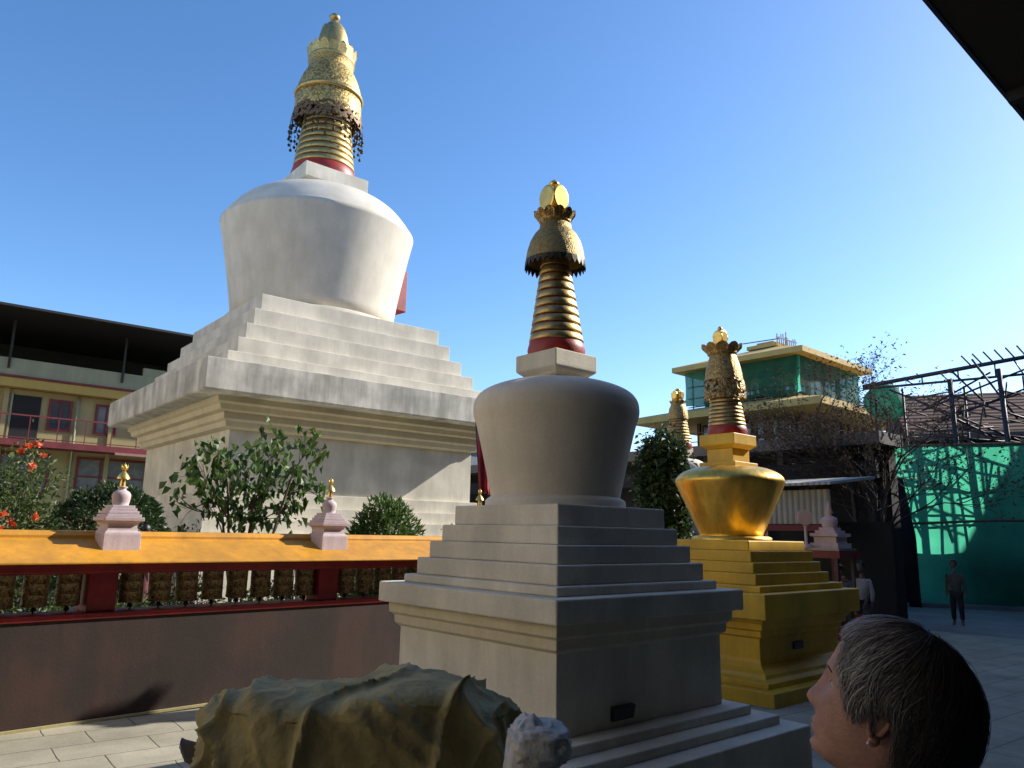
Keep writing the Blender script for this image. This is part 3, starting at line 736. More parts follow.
for i in range(9):
    q_ = WX*((1.9+i*.62)*K)+WY*(12.6+.5*math.sin(i*2.1))
    bush('low_shrub', 'low clipped green shrub of the row seen through the gaps between the prayer wheels', (q_.x,q_.y,.40), .42,.34,.44+.06*math.sin(i*1.7), 700, .10, M['leafC' if i%3 else 'leafB'], cat='shrub', seed=60+i, lump=.25, shell=.5, stems=6)['group'] = 'row of low garden shrubs'
def dense_tree(name, label, c, h, cz, rx, ry, rz, n, size, m, seed, flowers=None, tr=.10):
    random.seed(seed)
    t = thing(name, c, 0, label, 'tree')
    b = MB(); b.tube([(0,0,0),(.05,0,h*.4),(0,.05,h*.8)], [tr,tr*.8,tr*.4], 8, cap=False)
    for i in range(9):
        a = random.uniform(0,2*PI); d = Vector((math.cos(a)*rx*.7, math.sin(a)*ry*.7, random.uniform(0,rz)))
        b.tube([(0,0,h*.45), Vector((0,0,cz))+d*.4, Vector((0,0,cz))+d], [tr*.4,tr*.25,tr*.08], 5, cap=False)
    b.build('trunk', M['trunk'], t)
    b = MB(); off = Vector((seed*2.3,seed,0))
    # leaf clumps
    clumps = []
    while len(clumps) < 60:
        v = Vector((random.uniform(-1,1),random.uniform(-1,1),random.uniform(-1,1)))
        if v.length > 1 or v.length < .35: continue
        clumps.append(Vector((v.x*rx, v.y*ry, cz+v.z*rz)))
    for i in range(n):
        p = random.choice(clumps)+Vector((random.gauss(0,rx*.16),random.gauss(0,ry*.16),random.gauss(0,rz*.12)))
        leaf(b, p, Vector((random.gauss(0,1),random.gauss(0,1),random.gauss(-.2,.8))), size*random.uniform(.6,1.3), .5)
    b.build('crown', m, t)
    return t
dense_tree('leafy_tree', 'dark dense leafy tree between the grey-white stupa and the gold stupa', (3.42,17.0,0), 3.2, 3.15, .62,.6,1.35, 9000, .15, M['leafB'], 31)
bush('flower_pot_plant', 'small bright red blossom peeping over the top tier of the grey-white stupa', (1.72,10.4,.40), .22,.2,1.12, 160, .07, M['leafB'], cat='plant', seed=33, flowers=(3,.07,M['orange']))

def bare_tree():
    random.seed(44)
    t = thing('thin_tree', (10.15,21.6,0), 0, 'tall sparse tree with brown dusty twigs in front of the green net', 'tree')
    b = MB(); tips = []
    for dx, dy in ((-.12,.0),(.10,.05),(.0,-.1)):
        p0 = Vector((dx*1.2,dy,0)); d = Vector((dx*.8,dy*.5,1)).normalized(); L = 3.7+random.uniform(-.3,.3)
        p = p0+d*L
        b.tube([p0,p0+d*L*.3+Vector((.05,0,0)),p0+d*L*.65-Vector((.04,0,0)),p],[.12,.10,.085,.07],8,cap=False)
        for i in range(6):
            nd = (d+Vector((random.gauss(-.12,.62),random.gauss(0,.5),.15))).normalized()
            grow(b, p-d*(.38*i), nd, .04, 1.3, 5, tips, .45, .16, (2,3), .66, 4, .14)
    b.build('trunk', M['twig'], t)
    crown_leaves([x for x in tips if x[0].z > 2.4], 2, .14, .11, M['leafD'], 'crown', t, .45)
    return t
bare_tree()

# ------------------------------------------------------------------ near building with the eave (shade)
eave = thing('veranda_building', (0,0,0), TH, 'dark building whose black eave corner shows at the top right', 'building')
ZE = 6.8*K; PE = (1.219+(6.8-4.5)*.4355)*K
MB().box(-22,30,-7,-2.2,0,ZE-.5).build('wall', M['darkwall'], eave)
b = MB(); b.box(-22,30,-8,PE,ZE,ZE+.22); b.build('eave', M['black'], eave)
MB().box(-22,30,PE,PE+.05,ZE-.015,ZE+.26).build('gutter', mat('violet_grey_gutter', (.03,.025,.06), .4), eave)
MB().box(-22,30,-9,PE-4.2,ZE+.21,ZE+6.4).build('upper_storey', M['darkwall'], eave)  # unseen storey added to block sky light over the yard
for s_ in range(-20,30,4): MB().box(s_,s_+.16,-8,PE-.02,ZE-.18,ZE-.003).build('rafter', M['black'], eave)
for s_ in (-9.5,-4.5): MB().box(s_,s_+.35,-.2,.15,.45,ZE-.185).build('column', M['darkwall'], eave)
bounceb = thing('bounce_building', (0,0,0), TH, 'unseen cream building added on the left to bounce warm light into the yard', 'building')  # unseen building added to bounce warm light onto the left faces
MB().box(-26,-11,1.3,40,0,13).build('wall', plaster('bounce_cream_wall',(.78,.66,.46),(.62,.52,.36)), bounceb)
MB().box(-26.5,-10.6,1.0,40.5,13,13.3).build('roof', M['tile'], bounceb)
for i in range(9):
    for zz in (1.2,4.6,8.0): MB().box(-11.02,-10.95,3.5+i*4,5.2+i*4,zz,zz+1.7).build('window', M['glass'], bounceb)
tall = thing('shade_hall', (0,0,0), TH, 'unseen tall hall added at the right to shade the ground and the net', 'building')  # unseen block added to keep sun off the ground and lower net
MB().box(30.2,60,-8,4.2,0,12.4).build('wall', M['darkwall'], tall)
MB().box(29.9,61,-9,4.3,12.4,12.6).build('roof', M['tile'], tall)
for i in range(6):
    for zz in (3,7): MB().box(31.5+i*4.5,33.2+i*4.5,4.18,4.24,zz,zz+2).build('window', M['glass'], tall)

# ------------------------------------------------------------------ long yellow building at the left
yb = thing('long_yellow_building', YD*38, TH, 'long yellow building with dull red window frames under a black roof', 'building')
def yx(name, m, s0, s1, y0, y1, z0, z1, par=yb, bev=0): return MB().box(s0,s1,y0,y1,z0,z1).build(name, m, par, bevel=bev)
S0, S1 = -6, 19
yx('wall', M['bldyellow'], S0, S1, 0, 9, 0, 7.84)
yx('lintel_band', M['bldlintel'], S0, S1+.1, -.55, -.002, 7.86, 8.24)
yx('red_string_course', M['bldred'], S0, S1+.15, -.62, 0, 8.25, 8.34)
yx('parapet', M['bldgreen'], S0, S1+.1, -.55, -.35, 8.345, 9.06)
yx('attic_wall', M['black'], S0+.5, S1-.5, 3.2, 8.5, 7.845, 10.6)  # black wall stands for the shade inside the open attic
yx('balcony_slab', M['bldred'], S0, S1+.1, -1.15, -.003, 5.36, 5.62)
yx('balcony_shelf', mat('pale_pink_awning', (.40,.20,.17), .7), 9.2, 12.4, -1.3, -1.16, 5.25, 5.36)  # pale pink, lighter than the balcony slab
# roof: mono-pitched sheet high at the front
b = MB(); b.add([(S0-1,-2.4,10.72),(S1+.8,-2.4,10.95),(S1+.8,9.5,9.9),(S0-1,9.5,9.7),(S0-1,-2.4,10.82),(S1+.8,-2.4,11.05),(S1+.8,9.5,10.0),(S0-1,9.5,9.8)],
   [(0,3,2,1),(4,5,6,7),(0,1,5,4),(1,2,6,5),(2,3,7,6),(3,0,4,7)]); b.build('roof', M['roofsheet'], yb)
for i, s_ in enumerate((-3.6,.6,4.85,9.25,13.6,17.9)):
    yx('roof_strut', M['darkmetal'], s_, s_+.09, -.66, -.57, 8.6, 10.7)
for s_ in (-3.4,.85,4.95,9.1,13.3,17.4):
    yx('pilaster', M['bldyellow'], s_, s_+.18, -.12, .0, 0, 7.85)
def window(s0, s1, z0, z1, nv, nh, gm=M['curtain']):
    o = yx('window', M['bldred'], s0, s1, -.07, .0, z0, z0+.1)
    b = MB(); b.box(s0,s1,-.07,0,z1-.1,z1); b.box(s0,s0+.1,-.07,0,z0+.1,z1-.1); b.box(s1-.1,s1,-.07,0,z0+.1,z1-.1)
    for i in range(1,nv): x = s0+(s1-s0)*i/nv; b.box(x-.035,x+.035,-.062,0,z0+.1,z1-.1)
    for i in range(1,nh): z = z0+(z1-z0)*i/nh; b.box(s0+.1,s1-.1,-.058,0,z-.035,z+.035)
    b.build('frame', M['bldred'], o); MB().box(s0+.1,s1-.1,-.02,.0-.003,z0+.1,z1-.1).build('pane', gm, o)
for s_ in (6.65,8.5,2.4,10.6,12.6,14.8,17,.2): window(s_, s_+.92, 6.2, 7.58, 2, 1, M['curtain'] if s_ > 8 else M['glass'])
for s_ in (5.3,-1.0): 
    o = yx('door', M['black'], s_, s_+1.05, -.05, -.003, 5.63, 7.6); MB().box(s_-.07,s_,-.07,-.003,5.63,7.65).build('door_frame', M['bldgreen'], o)
    MB().box(s_+.8,s_+.86,-.09,-.051,6.5,6.62).build('handle', M['gold'], o)
for s_, e_ in ((5.1,7.0),(8.0,10.95),(2.0,4.6),(-1.8,1.4),(11.6,14.4),(15,18)): window(s_, e_, 3.45, 5.16, 3, 2)
b = MB(); b.box(S0,S1,-1.12,-1.07,6.60,6.66)
for i in range(24): s_ = S0+.3+i*1.05; b.box(s_,s_+.035,-1.11,-1.075,5.63,6.6)
b.box(S0,S1,-1.105,-1.085,5.68,5.72)
b.build('balcony_railing', M['bldred'], yb)
for s_ in (1.9,7.75,11.35): MB().tube([(s_,-.09,.0),(s_,-.09,7.8)],.05,8).build('drain_pipe', M['bldgreen'], yb)
for s_,z_ in ((2.2,5.75),(12.2,5.75)): yx('wall_unit', M['bldgreen'], s_, s_+.7, -.4, -.005, z_, z_+.5)
yx('sign_board', M['bldgreen'], 10.2, 11.2, -.5, -.3, 9.07, 9.45)

# low grey-green house glimpsed between the great stupa and the grey-white stupa
gh = thing('garden_house', YD*38, TH, 'low grey-green house glimpsed in the gap right of the great stupa', 'building')
MB().box(28.5,37,0,5,0,4.9).build('wall', mat('olive_wall',(.16,.18,.11),.8), gh)
MB().box(28.3,37.2,-.12,5.2,4.9,5.05).build('string_course', M['bldgreen'], gh)
MB().box(28.5,37,.1,5,5.05,8.4).build('upper_wall', mat('grey_sheet_wall',(.22,.25,.27),.6), gh)
MB().box(28.0,37.5,-.6,5.4,8.4,8.55).build('roof', M['tile'], gh)
# red furled flag leaning between the stupas
fl = thing('red_flag', (-.50,19.0,.46), 0, 'long furled red flag on a leaning pole between the two white stupas', 'flag')
MB().tube([(0,0,0),(-.42,0,4.9)],.03,8).build('pole', M['steel'], fl)
b = MB(); pts = []; 
vs = []; fs = []
for i in range(15):
    u = i/14; z = 4.72-u*2.0; x = -.42+(4.9-z)/4.9*.42
    wdt = .03+.23*math.sin(min(1,u*1.25)*PI*.62)
    for j in range(6):
        v_ = j/5; vs.append((x+.01+v_*wdt*.9-.02, .06*math.sin(v_*9+u*4), z-.08*v_))
for i in range(14):
    for j in range(5): a_ = i*6+j; fs.append((a_,a_+1,a_+7,a_+6))
b.add(vs, fs, True); o = b.build('cloth', M['cloth_red'], fl); sm = o.modifiers.new('t','SOLIDIFY'); sm.thickness = .02

# ------------------------------------------------------------------ pagoda temple under renovation
pg = thing('pagoda_temple', sp(43,22,0), TH, 'temple with two tan hipped roofs, its top storey wrapped in green netting', 'building')
def hip(b, x0,x1,y0,y1,z0,zr,ins,th=.35):
    b.add([(x0,y0,z0),(x1,y0,z0),(x1,y1,z0),(x0,y1,z0),(x0,y0,z0+th),(x1,y0,z0+th),(x1,y1,z0+th),(x0,y1,z0+th),
           (x0+ins,y0+ins,zr),(x1-ins,y0+ins,zr),(x1-ins,y1-ins,zr),(x0+ins,y1-ins,zr)],
          [(0,3,2,1),(0,1,5,4),(1,2,6,5),(2,3,7,6),(3,0,4,7),(4,5,9,8),(5,6,10,9),(6,7,11,10),(7,4,8,11),(8,9,10,11)])
b = MB(); hip(b, 0,9.7,0,9.7,13.45,15.1,4.0); b.build('upper_roof', M['tan'], pg)
b = MB(); b.box(3.7,6.0,3.7,6.0,15.1,15.35); b.box(4.2,5.5,4.2,5.5,15.35,15.6)
b.build('roof_cupola', M['tan'], pg)
b = MB(); 
for i in range(10): b.bar((3.6+i*.27,3.6,15.3),(3.6+i*.27,3.6,15.3+random.uniform(.35,.7)),.05)
b.bar((3.5,3.6,15.62),(6.3,3.6,15.7),.06); b.bar((3.6,3.5,15.5),(3.6,6.2,15.6),.06); b.bar((4.8,3.6,15.3),(4.8,3.6,16.2),.05)
b.build('cupola_scaffold', M['bamboo'], pg)
def drape(x0,y0,x1,y1,z0,z1,nx=48,nz=8,amp=.14,seed=0,out=(0,-1)):
    vs = []; fs = []
    for j in range(nz+1):
        for i in range(nx+1):
            u = i/nx; v = j/nz; z = z0+(z1-z0)*v-(.16*math.sin(u*PI*3)**2 if j == 0 else 0)
            d_ = amp*(noise.noise(Vector((u*7+seed,v*1.6,seed)))*1.6+.5*math.sin(u*30+seed)*(1-v)*.5)*(1-.5*v)
            vs.append((x0+(x1-x0)*u+out[0]*d_, y0+(y1-y0)*u+out[1]*d_, z))
    for j in range(nz):
        for i in range(nx): a_ = j*(nx+1)+i; fs.append((a_,a_+1,a_+nx+2,a_+nx+1))
    return MB().add(vs, fs, True)
drape(.75,.6,.75,9.1,11.1,13.5,seed=2,out=(-1,0)).build('green_netting', M['net2'], pg)
drape(.6,.75,9.1,.75,11.2,13.5,seed=5).build('green_netting', M['net2'], pg)
b = MB(); b.box(4.2,5.5,4.2,5.5,9.9,13.45); [b.box(x,x+.25,y,y+.25,9.9,13.45) for x in (1.6,3.7,5.8,7.9) for y in (1.6,7.9)]; b.box(1.5,8.2,1.5,8.2,11.3,11.45); b.build('upper_storey', M['redbrown'], pg)
b = MB()
for i in range(8):
    for x,y in ((.9,.9+i*1.1),(.9+i*1.1,.9)): b.bar((x,y,10.4),(x,y,13.4),.07)
for z in (11.0,11.6,12.4):
    b.bar((.9,.9,z),(.9,9,z),.06); b.bar((.9,.9,z),(9,.9,z),.06)
b.build('storey_scaffold', M['bamboo'], pg)
b = MB(); hip(b, -2,11.7,-2,11.7,9.75,11.0,3.3,.42); b.build('lower_roof', M['tan'], pg)
MB().box(.4,9.3,.4,9.3,0,7.2).build('lower_wall', M['redbrown'], pg)
MB().box(1.4,8.3,1.4,8.3,7.2,9.75).build('gallery_core', M['redbrown'], pg)
for i in range(9):
    MB().box(.5,.72,.45+i*1.06,.67+i*1.06,7.2,9.75).build('gallery_column', M['redbrown'], pg)
    if i: MB().box(.45+i*1.06,.67+i*1.06,.5,.72,7.2,9.75).build('gallery_column', M['redbrown'], pg)
for i in range(7):
    for z in (7.7,8.8):
        o = MB().box(1.33,1.39,1.7+i*.95,2.4+i*.95,z,z+.8).build('window', mat('sky_blue_pane',(.30,.42,.55),.1,.0,spec=1) if not i and z < 8 else bpy.data.materials['sky_blue_pane'], pg)
        MB().box(1.7+i*.95,2.4+i*.95,1.33,1.39,z,z+.8).build('window', bpy.data.materials['sky_blue_pane'], pg)
b = MB()
for z in (7.25,7.55,8.0,8.5,9.1): b.bar((.3,0,z),(.3,10,z),.06); b.bar((0,.3,z),(10,.3,z),.06)
b.build('gallery_railing', M['bamboo'], pg)
MB().box(-.6,10.3,-.6,10.3,6.9,7.2).build('gallery_floor', M['darkwall'], pg)

# long low dark building running behind the gold stupa
lb = thing('low_dark_hall', sp(22,0,0), TH, 'long low hall with a grey eave and black open front behind the gold stupa', 'building')
MB().box(.7,1.2,9.2,30,0,4.84).build('wall', M['black'], lb)  # black sheet stands for the unlit interior behind the columns
MB().box(-.3,1.3,9.0,30,4.85,5.2).build('eave', mat('grey_weathered_eave', (.17,.15,.14), .8), lb)

for i in range(8): MB().box(0,.2,9.4+i*2.7,9.6+i*2.7,0,4.85).build('column', M['darkwall'], lb)
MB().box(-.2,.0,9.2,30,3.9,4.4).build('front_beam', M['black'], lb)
# hut with corrugated panel and red posts
ht = thing('market_hut', sp(17,0,0), TH, 'small hut with grey corrugated panels above dark red posts behind the gold stupa', 'hut')
MB().box(.0,.05,8.25,10.4,2.52,3.30).build('corrugated_panel', M['corrug'], ht)
b = MB(); b.add([(-.35,8.05,3.38),(-.35,10.9,3.38),(2.0,10.9,3.65),(2.0,8.05,3.65),(-.35,8.05,3.44),(-.35,10.9,3.44),(2.0,10.9,3.71),(2.0,8.05,3.71)],[(0,3,2,1),(4,5,6,7),(0,1,5,4),(1,2,6,5),(2,3,7,6),(3,0,4,7)]); b.build('roof', M['corrug'], ht)
for y in (8.15,9.9): MB().box(-.02,.12,y,y+.14,0,2.52).build('post', M['bldred'], ht)
MB().box(-.03,.1,8.1,10.6,2.36,2.5).build('beam', M['bldred'], ht)
MB().box(1.6,1.7,7.6,10.4,0,2.6).build('back_wall', M['black'], ht)  # black wall stands for the dark inside of the hut

# table of offerings under a slanting sheet, behind the gold stupa
tb = thing('offering_table', (6.40,16.5,0), TH, 'long offering table with a red cloth and dull metal top behind the gold stupa tiers', 'table')
MB().box(-.4,.4,-.8,.8,1.95,2.0).build('top', mat('dull_tin',(.35,.30,.24),.5,.3), tb)
MB().box(-.42,.42,-.82,.82,1.80,1.945).build('cloth_skirt', M['bldred'], tb)
for x in (-.35,.35):
    for y in (-.72,.72): MB().box(x-.03,x+.03,y-.03,y+.03,0,1.8).build('leg', M['steel'], tb)
# small white stupa ornament and a disc ornament on it
ws = thing('white_ornament_stupa', (6.75,16.3,2.0), TH, 'small white ornamental stupa standing on the offering table', 'ornament')
MB().sqprofile([(.30,0),(.30,.1),(.24,.1),(.24,.22),(.30,.24),(.30,.30),(.22,.30),(.22,.36),(.16,.36),(.16,.42)]).build('base', M['rose'], ws)
MB().lathe([(.14,.42),(.17,.55),(.15,.62),(.06,.66),(.06,.70),(.09,.72),(.03,.88),(.01,.98)],20).build('dome', M['rose'], ws)
ds = thing('disc_ornament', (6.20,16.2,2.0), 0, 'tall stand with a pale round disc beside the white ornament stupa', 'ornament')
MB().lathe([(.12,0),(.12,.05),(.03,.08),(.03,.42),(.05,.45)],16).build('stand', M['rose'], ds)
b = MB(); b.lathe([(.16,-.02),(.16,.02)],28); b.lathe([(.10,-.03),(.10,.03)],20); b.tf(Matrix.Translation((0,0,.62)) @ Matrix.Rotation(PI/2,4,'X')); b.build('disc', M['rose'], ds)

# ------------------------------------------------------------------ green net wall and scaffold
NA = Vector((13.62,27.06,0)); ND = Vector((.94,-.342,0)).normalized(); NN = Vector((.342,.94,0)).normalized()
nwr = math.atan2(ND.y, ND.x)
nw = thing('net_screen', NA, nwr, 'tall bright green shade net screen at the right, crossed by the shadows of poles', 'screen')
b = drape(-.1,0,8.6,0,.12,5.5,nx=70,nz=12,amp=.10,seed=9); b.build('net', M['net'], nw)
MB().tube([(-.1,.02,5.5),(8.6,.02,5.52)],.045,8).build('top_rail', M['bamboo'], nw)
MB().tube([(-.1,-.05,2.75),(3,-.06,2.92),(8.6,-.05,2.9)],.045,8).build('middle_rail', M['bamboo'], nw)
MB().box(.75,9.5,1.05,1.25,0,2.75).build('backing_wall', M['black'], nw)  # dark wall added behind the net to darken its lower part
b = MB().box(-1.5,9.5,-.35,-.1,0,.14); b.build('kerb', M['concrete'], nw)
black = MB().box(-4.3,.55,-.55,-.40,0,3.9).tf(Matrix.Rotation(nwr,4,'Z')); 
tpl = thing('black_tarpaulin', NA, 0, 'black tarpaulin screen hanging between the thin tree and the green net', 'tarpaulin')
def blackcloth():
    vs = []; fs = []; nx, nz = 30, 16
    for j in range(nz+1):
        for i in range(nx+1):
            u = i/nx; v = j/nz; top = 4.6-2.2*max(0,(.42-u))*1.2 if u < .42 else 4.6-.3*u
            x = -2.9+u*3.35; 
            if v > .55: x += (v-.55)*(-.55)*u
            vs.append((x, -.45+.1*math.sin(u*17+v*2)+.15*noise.noise(Vector((u*4,v*3,2))), top*v))
    for j in range(nz):
        for i in range(nx): a_ = j*(nx+1)+i; fs.append((a_,a_+1,a_+nx+2,a_+nx+1))
    return MB().add(vs,fs,True).tf(Matrix.Rotation(nwr,4,'Z'))
o = blackcloth().build('sheet', M['black'], tpl); o.modifiers.new('t','SOLIDIFY').thickness = .02
MB().tube([ND*-2.9+NN*-.40,ND*-2.9+NN*-.40+Vector((0,0,3.6))],.05,8).build('pole', M['steel'], tpl)

sc = thing('steel_scaffold', NA, nwr, 'open scaffold of dark steel poles and a long sloping lattice beam above the green net', 'scaffolding')
random.seed(77)
def q(x, y, z): return (x, y, z)
posts = [2.3,3.95,6.1,8.2,-.2,.9,3.1,5.05,7.15]
for i, x in enumerate(posts):
    big = i < 2
    for y in ((1.4,) if big else (3.2,)):
        MB().tube([(x+random.uniform(-.1,.1),y,0),(x+random.uniform(-.12,.12),y,8.0+.13*x+random.uniform(-.3,.1))], .09 if big else .045, 8).build('post', M['steel'], sc)
# main lattice beam
def zt(x): return 8.25+.155*x
b = MB(); b.tube([(-.6,2.5,zt(-.6)),(12,2.5,zt(12))],.08,8); b.tube([(-.6,2.5,zt(-.6)-.1),(5,2.5,zt(5)-.65),(12,2.5,zt(12)-.75)],.05,6)
for i in range(18):
    x = .9+i*.62; lo = zt(x)-min(.7,.1+x*.12)
    b.tube([(x,2.5,zt(x)),(x+(0 if i%2 else .3),2.5,lo)],.03,5)
b.build('lattice_beam', M['steel'], sc)
b = MB()
for x0,z0,x1,z1,y in [(2.6,7.0,8.8,8.6,1.5),(2.6,7.05,6.2,8.4,2.0),(.8,8.1,9,5.6,3.1),(3.6,6.6,9,8.0,2.2),(1.5,7.6,6.0,5.9,1.6),(4.1,6.9,9,7.9,3.0),(5.0,6.2,9,5.7,1.5),(5.0,8.6,6.2,7.2,2.6),(6.0,8.9,7.3,6.6,1.8),(3.4,6.3,6.2,6.4,2.4),(4.3,7.6,9.2,6.2,1.7),(3.0,6.1,6.8,5.8,2.1)]:
    b.tube([(x0*.52,y,z0),(x1*.60,y,z1)],.04,6)
b.build('brace_poles', M['steel'], sc)
b = MB()
for i in range(30):
    x = .4+random.uniform(0,3.9); z = random.uniform(5.7,7.7); L = random.uniform(.6,2.3); a_ = random.choice([random.gauss(-.42,.12),random.gauss(.08,.08),random.gauss(-.3,.15),random.gauss(1.4,.15)])
    if z+L*math.sin(a_) > 8.2: continue
    y = random.uniform(1.2,3.4); b.tube([(x,y,z),(x+L*math.cos(a_),y+.2,z+L*math.sin(a_))],.032,6)
for i in range(6): b.tube([(3.3+i*.36,2.5,zt(3.5+i*.36)-.1),(2.9+i*.37,2.4,zt(3.3+i*.36)+.42)],.032,5)
b.build('loose_poles', M['bamboo'], sc)
b = MB()
for x0,z0,x1,z1,y in [(.1,3.6,6,3.4,.5),(.2,5.0,7,3.9,.6),(.3,2.2,4.2,5.3,.6),(1.2,5.2,2.3,.4,.45),(2.7,5.3,2.5,.3,.5),(3.3,5.4,3.6,.2,.45),(4.2,2.4,5.1,5.4,.55),(5.4,5.3,5.3,.4,.6),(.2,4.3,5.8,4.5,.65),(.6,3.1,6,3.2,.5),(3.6,4.2,8,5.3,.7),(1.5,5.3,1.0,2.8,.4),(2.1,5.3,3.0,2.6,.5),(6.6,5.4,6.5,.4,.5),(.25,5.3,.45,.3,.3),(.5,5.3,1.9,2.9,.6),(4.6,5.3,4.5,2.7,.4),(3.7,3.1,6.3,4.6,.5)]:
    b.tube([(x0*.72,y,z0),(x1*.72,y,z1)],.033,6)
b.build('poles_behind_net', M['steel'], sc)
# tiled shed roof behind the scaffold
ts = thing('tiled_shed', NA, nwr, 'long shed with a worn red tiled roof behind the scaffold at the right', 'building')
b = MB(); b.add([(1.2,5.6,6.6),(16,5.6,6.6),(16,10,9.0),(1.2,10,9.0),(16,14,6.6),(1.2,14,6.6)],[(0,1,2,3),(3,2,4,5),(0,3,5),(1,4,2)]); b.build('roof', M['tile'], ts)
MB().box(1.4,15.6,6.2,13.6,0,6.55).build('wall', M['darkwall'], ts)
MB().box(1.2,16,5.4,5.58,6.3,6.6).build('fascia', mat('grey_fascia',(.2,.18,.17),.8), ts)
# green net bundle on the corner of the hall roof
b = MB().sphere((0,0,0),1,18,12,(.8,.6,.75))
b.v = [tuple(Vector(p)*(1+.35*noise.noise(Vector(p)*1.7))) for p in b.v]
o = b.build('net_bundle', M['net2']); o.location = (15.3,30.6,7.75); tag(o, 'crumpled green net bundle below the end of the lattice beam', 'netting')

# ------------------------------------------------------------------ people
def skin_mesh(name, joints, edges, m, parent, sub=2):
    """joints: list of (pos, rx, ry)"""
    me = bpy.data.meshes.new(name); me.from_pydata([j[0] for j in joints], edges, [])
    o = bpy.data.objects.new(name, me); COL.objects.link(o)
    md = o.modifiers.new('skin', 'SKIN'); md.use_smooth_shade = True
    if not me.skin_vertices: me.attributes  # data is made with the modifier
    if len(me.skin_vertices) == 0:
        bpy.context.view_layer.objects.active = o
    for i, j in enumerate(joints):
        me.skin_vertices[0].data[i].radius = (j[1], j[2] if len(j) > 2 else j[1])
        me.skin_vertices[0].data[i].use_root = (i == 0)
    s_ = o.modifiers.new('sub', 'SUBSURF'); s_.levels = sub; s_.render_levels = sub
    dg = bpy.context.evaluated_depsgraph_get(); dg.update()
    ev = bpy.data.meshes.new_from_object(o.evaluated_get(dg)); ev.name = name
    bpy.data.objects.remove(o)
    vs = [tuple(v.co) for v in ev.vertices]; fs = [tuple(p.vertices) for p in ev.polygons]
    bpy.data.meshes.remove(ev)
    return vs, fs

def interp(tab, z):
    for i in range(len(tab)-1):
        a, b = tab[i], tab[i+1]
        if a[0] <= z <= b[0]:
            u = (z-a[0])/(b[0]-a[0]); u = u*u*(3-2*u) if False else u
            return [a[k]+(b[k]-a[k])*u for k in range(1,len(a))]
    return list(tab[0][1:]) if z < tab[0][0] else list(tab[-1][1:])
HT = [(-.118,.058,.012,.022),(-.110,.076,.018,.036),(-.100,.083,.028,.044),(-.085,.086,.045,.053),(-.06,.087,.068,.063),(-.03,.088,.086,.071),(0,.088,.096,.075),(.03,.091,.098,.077),(.06,.085,.092,.072),(.085,.069,.077,.060),(.10,.050,.060,.046),(.110,.030,.040,.030),(.116,.004,.006,.004)]
def G(v, s): return math.exp(-.5*(v/s)**2)
def head_mesh(n=72, m=64, ears=True):
    vs = []; fs = []
    for i in range(m+1):
        u = i/m; z = -.118+.234*(.5-.5*math.cos(PI*u))
        F, B, W = interp(HT, z)
        for k in range(n):
            a = 2*PI*k/n; ca, sa = math.cos(a), math.sin(a)
            ex = .88
            x = (F if ca > 0 else B)*math.copysign(abs(ca)**ex, ca); y = W*math.copysign(abs(sa)**.92, sa)
            if ca > 0:
                d = 0
                d += .010*G(y,.0075)*G(z+.008,.016)
                d += .018*G(y,.0095)*G(z+.034,.0115)
                d += .008*G(abs(y)-.011,.006)*G(z+.038,.007)
                d += .0045*G(abs(y)-.022,.016)*G(z-.020,.007)
                d -= .010*G(abs(y)-.030,.012)*G(z-.002,.010)
                d += .0055*G(abs(y)-.038,.016)*G(z+.030,.016)
                d += .0068*G(y,.016)*G(z+.066,.0055)
                d += .0070*G(y,.015)*G(z+.078,.0055)
                d -= .003*G(y,.02)*G(z+.072,.0022)
                d -= .0045*G(y,.02)*G(z+.089,.006)
                d += .007*G(y,.016)*G(z+.103,.009)
                d -= .003*G(y,.004)*G(z+.056,.006)
                x += d*max(0,ca)**.5
            vs.append((x, y, z))
    for i in range(m):
        for k in range(n): fs.append((i*n+k, i*n+(k+1)%n, (i+1)*n+(k+1)%n, (i+1)*n+k))
    fs.append(tuple(range(n-1,-1,-1))); fs.append(tuple(m*n+k for k in range(n)))
    b = MB().add(vs, fs, True)
    if ears:
        for sy in (1,-1):
            e = MB()
            # helix rim, antihelix, lobe, bowl
            pts = []
            for j in range(17):
                t_ = -2.3+4.7*j/16
                pts.append((-.004-.017*math.cos(t_)*1.0, .010+.004*math.sin(j/16*PI), .004+.028*math.sin(t_)+(.004 if t_ > 1 else 0)))
            pts = [(.012,.002,.005)]+[( .0 - .017*math.cos(a_+PI)*-1 - 0, .011, .004+.027*math.sin(a_)) for a_ in [R(d_) for d_ in range(20,265,17)]]
            e.tube(pts, [.003]+[.0042]*(len(pts)-1), 8)
            e.tube([(.004,.006,.016),(-.006,.009,.012),(-.009,.010,.0),(-.005,.009,-.014),(.003,.007,-.020)], [.003,.004,.0045,.004,.003], 8)
            e.sphere((-.001,.007,-.027), .0085, 12, 8, (.95,.5,1.15))
            e.sphere((-.003,.003,.0), .020, 14, 10, (.75,.35,1.25))
            e.sphere((.009,.006,-.006), .0045, 8, 6, (.8,.8,1.4))
            e.tf(Matrix.Translation((-.006,.0715,-.012)) @ Matrix.Rotation(R(14),4,'Z') @ Matrix.Rotation(R(-10),4,'Y'))
            if sy < 0: e.v = [(x,-y,z) for x,y,z in e.v]; e.f = [tuple(reversed(f)) for f in e.f]
            b.add(e.v, e.f, True)
    return b

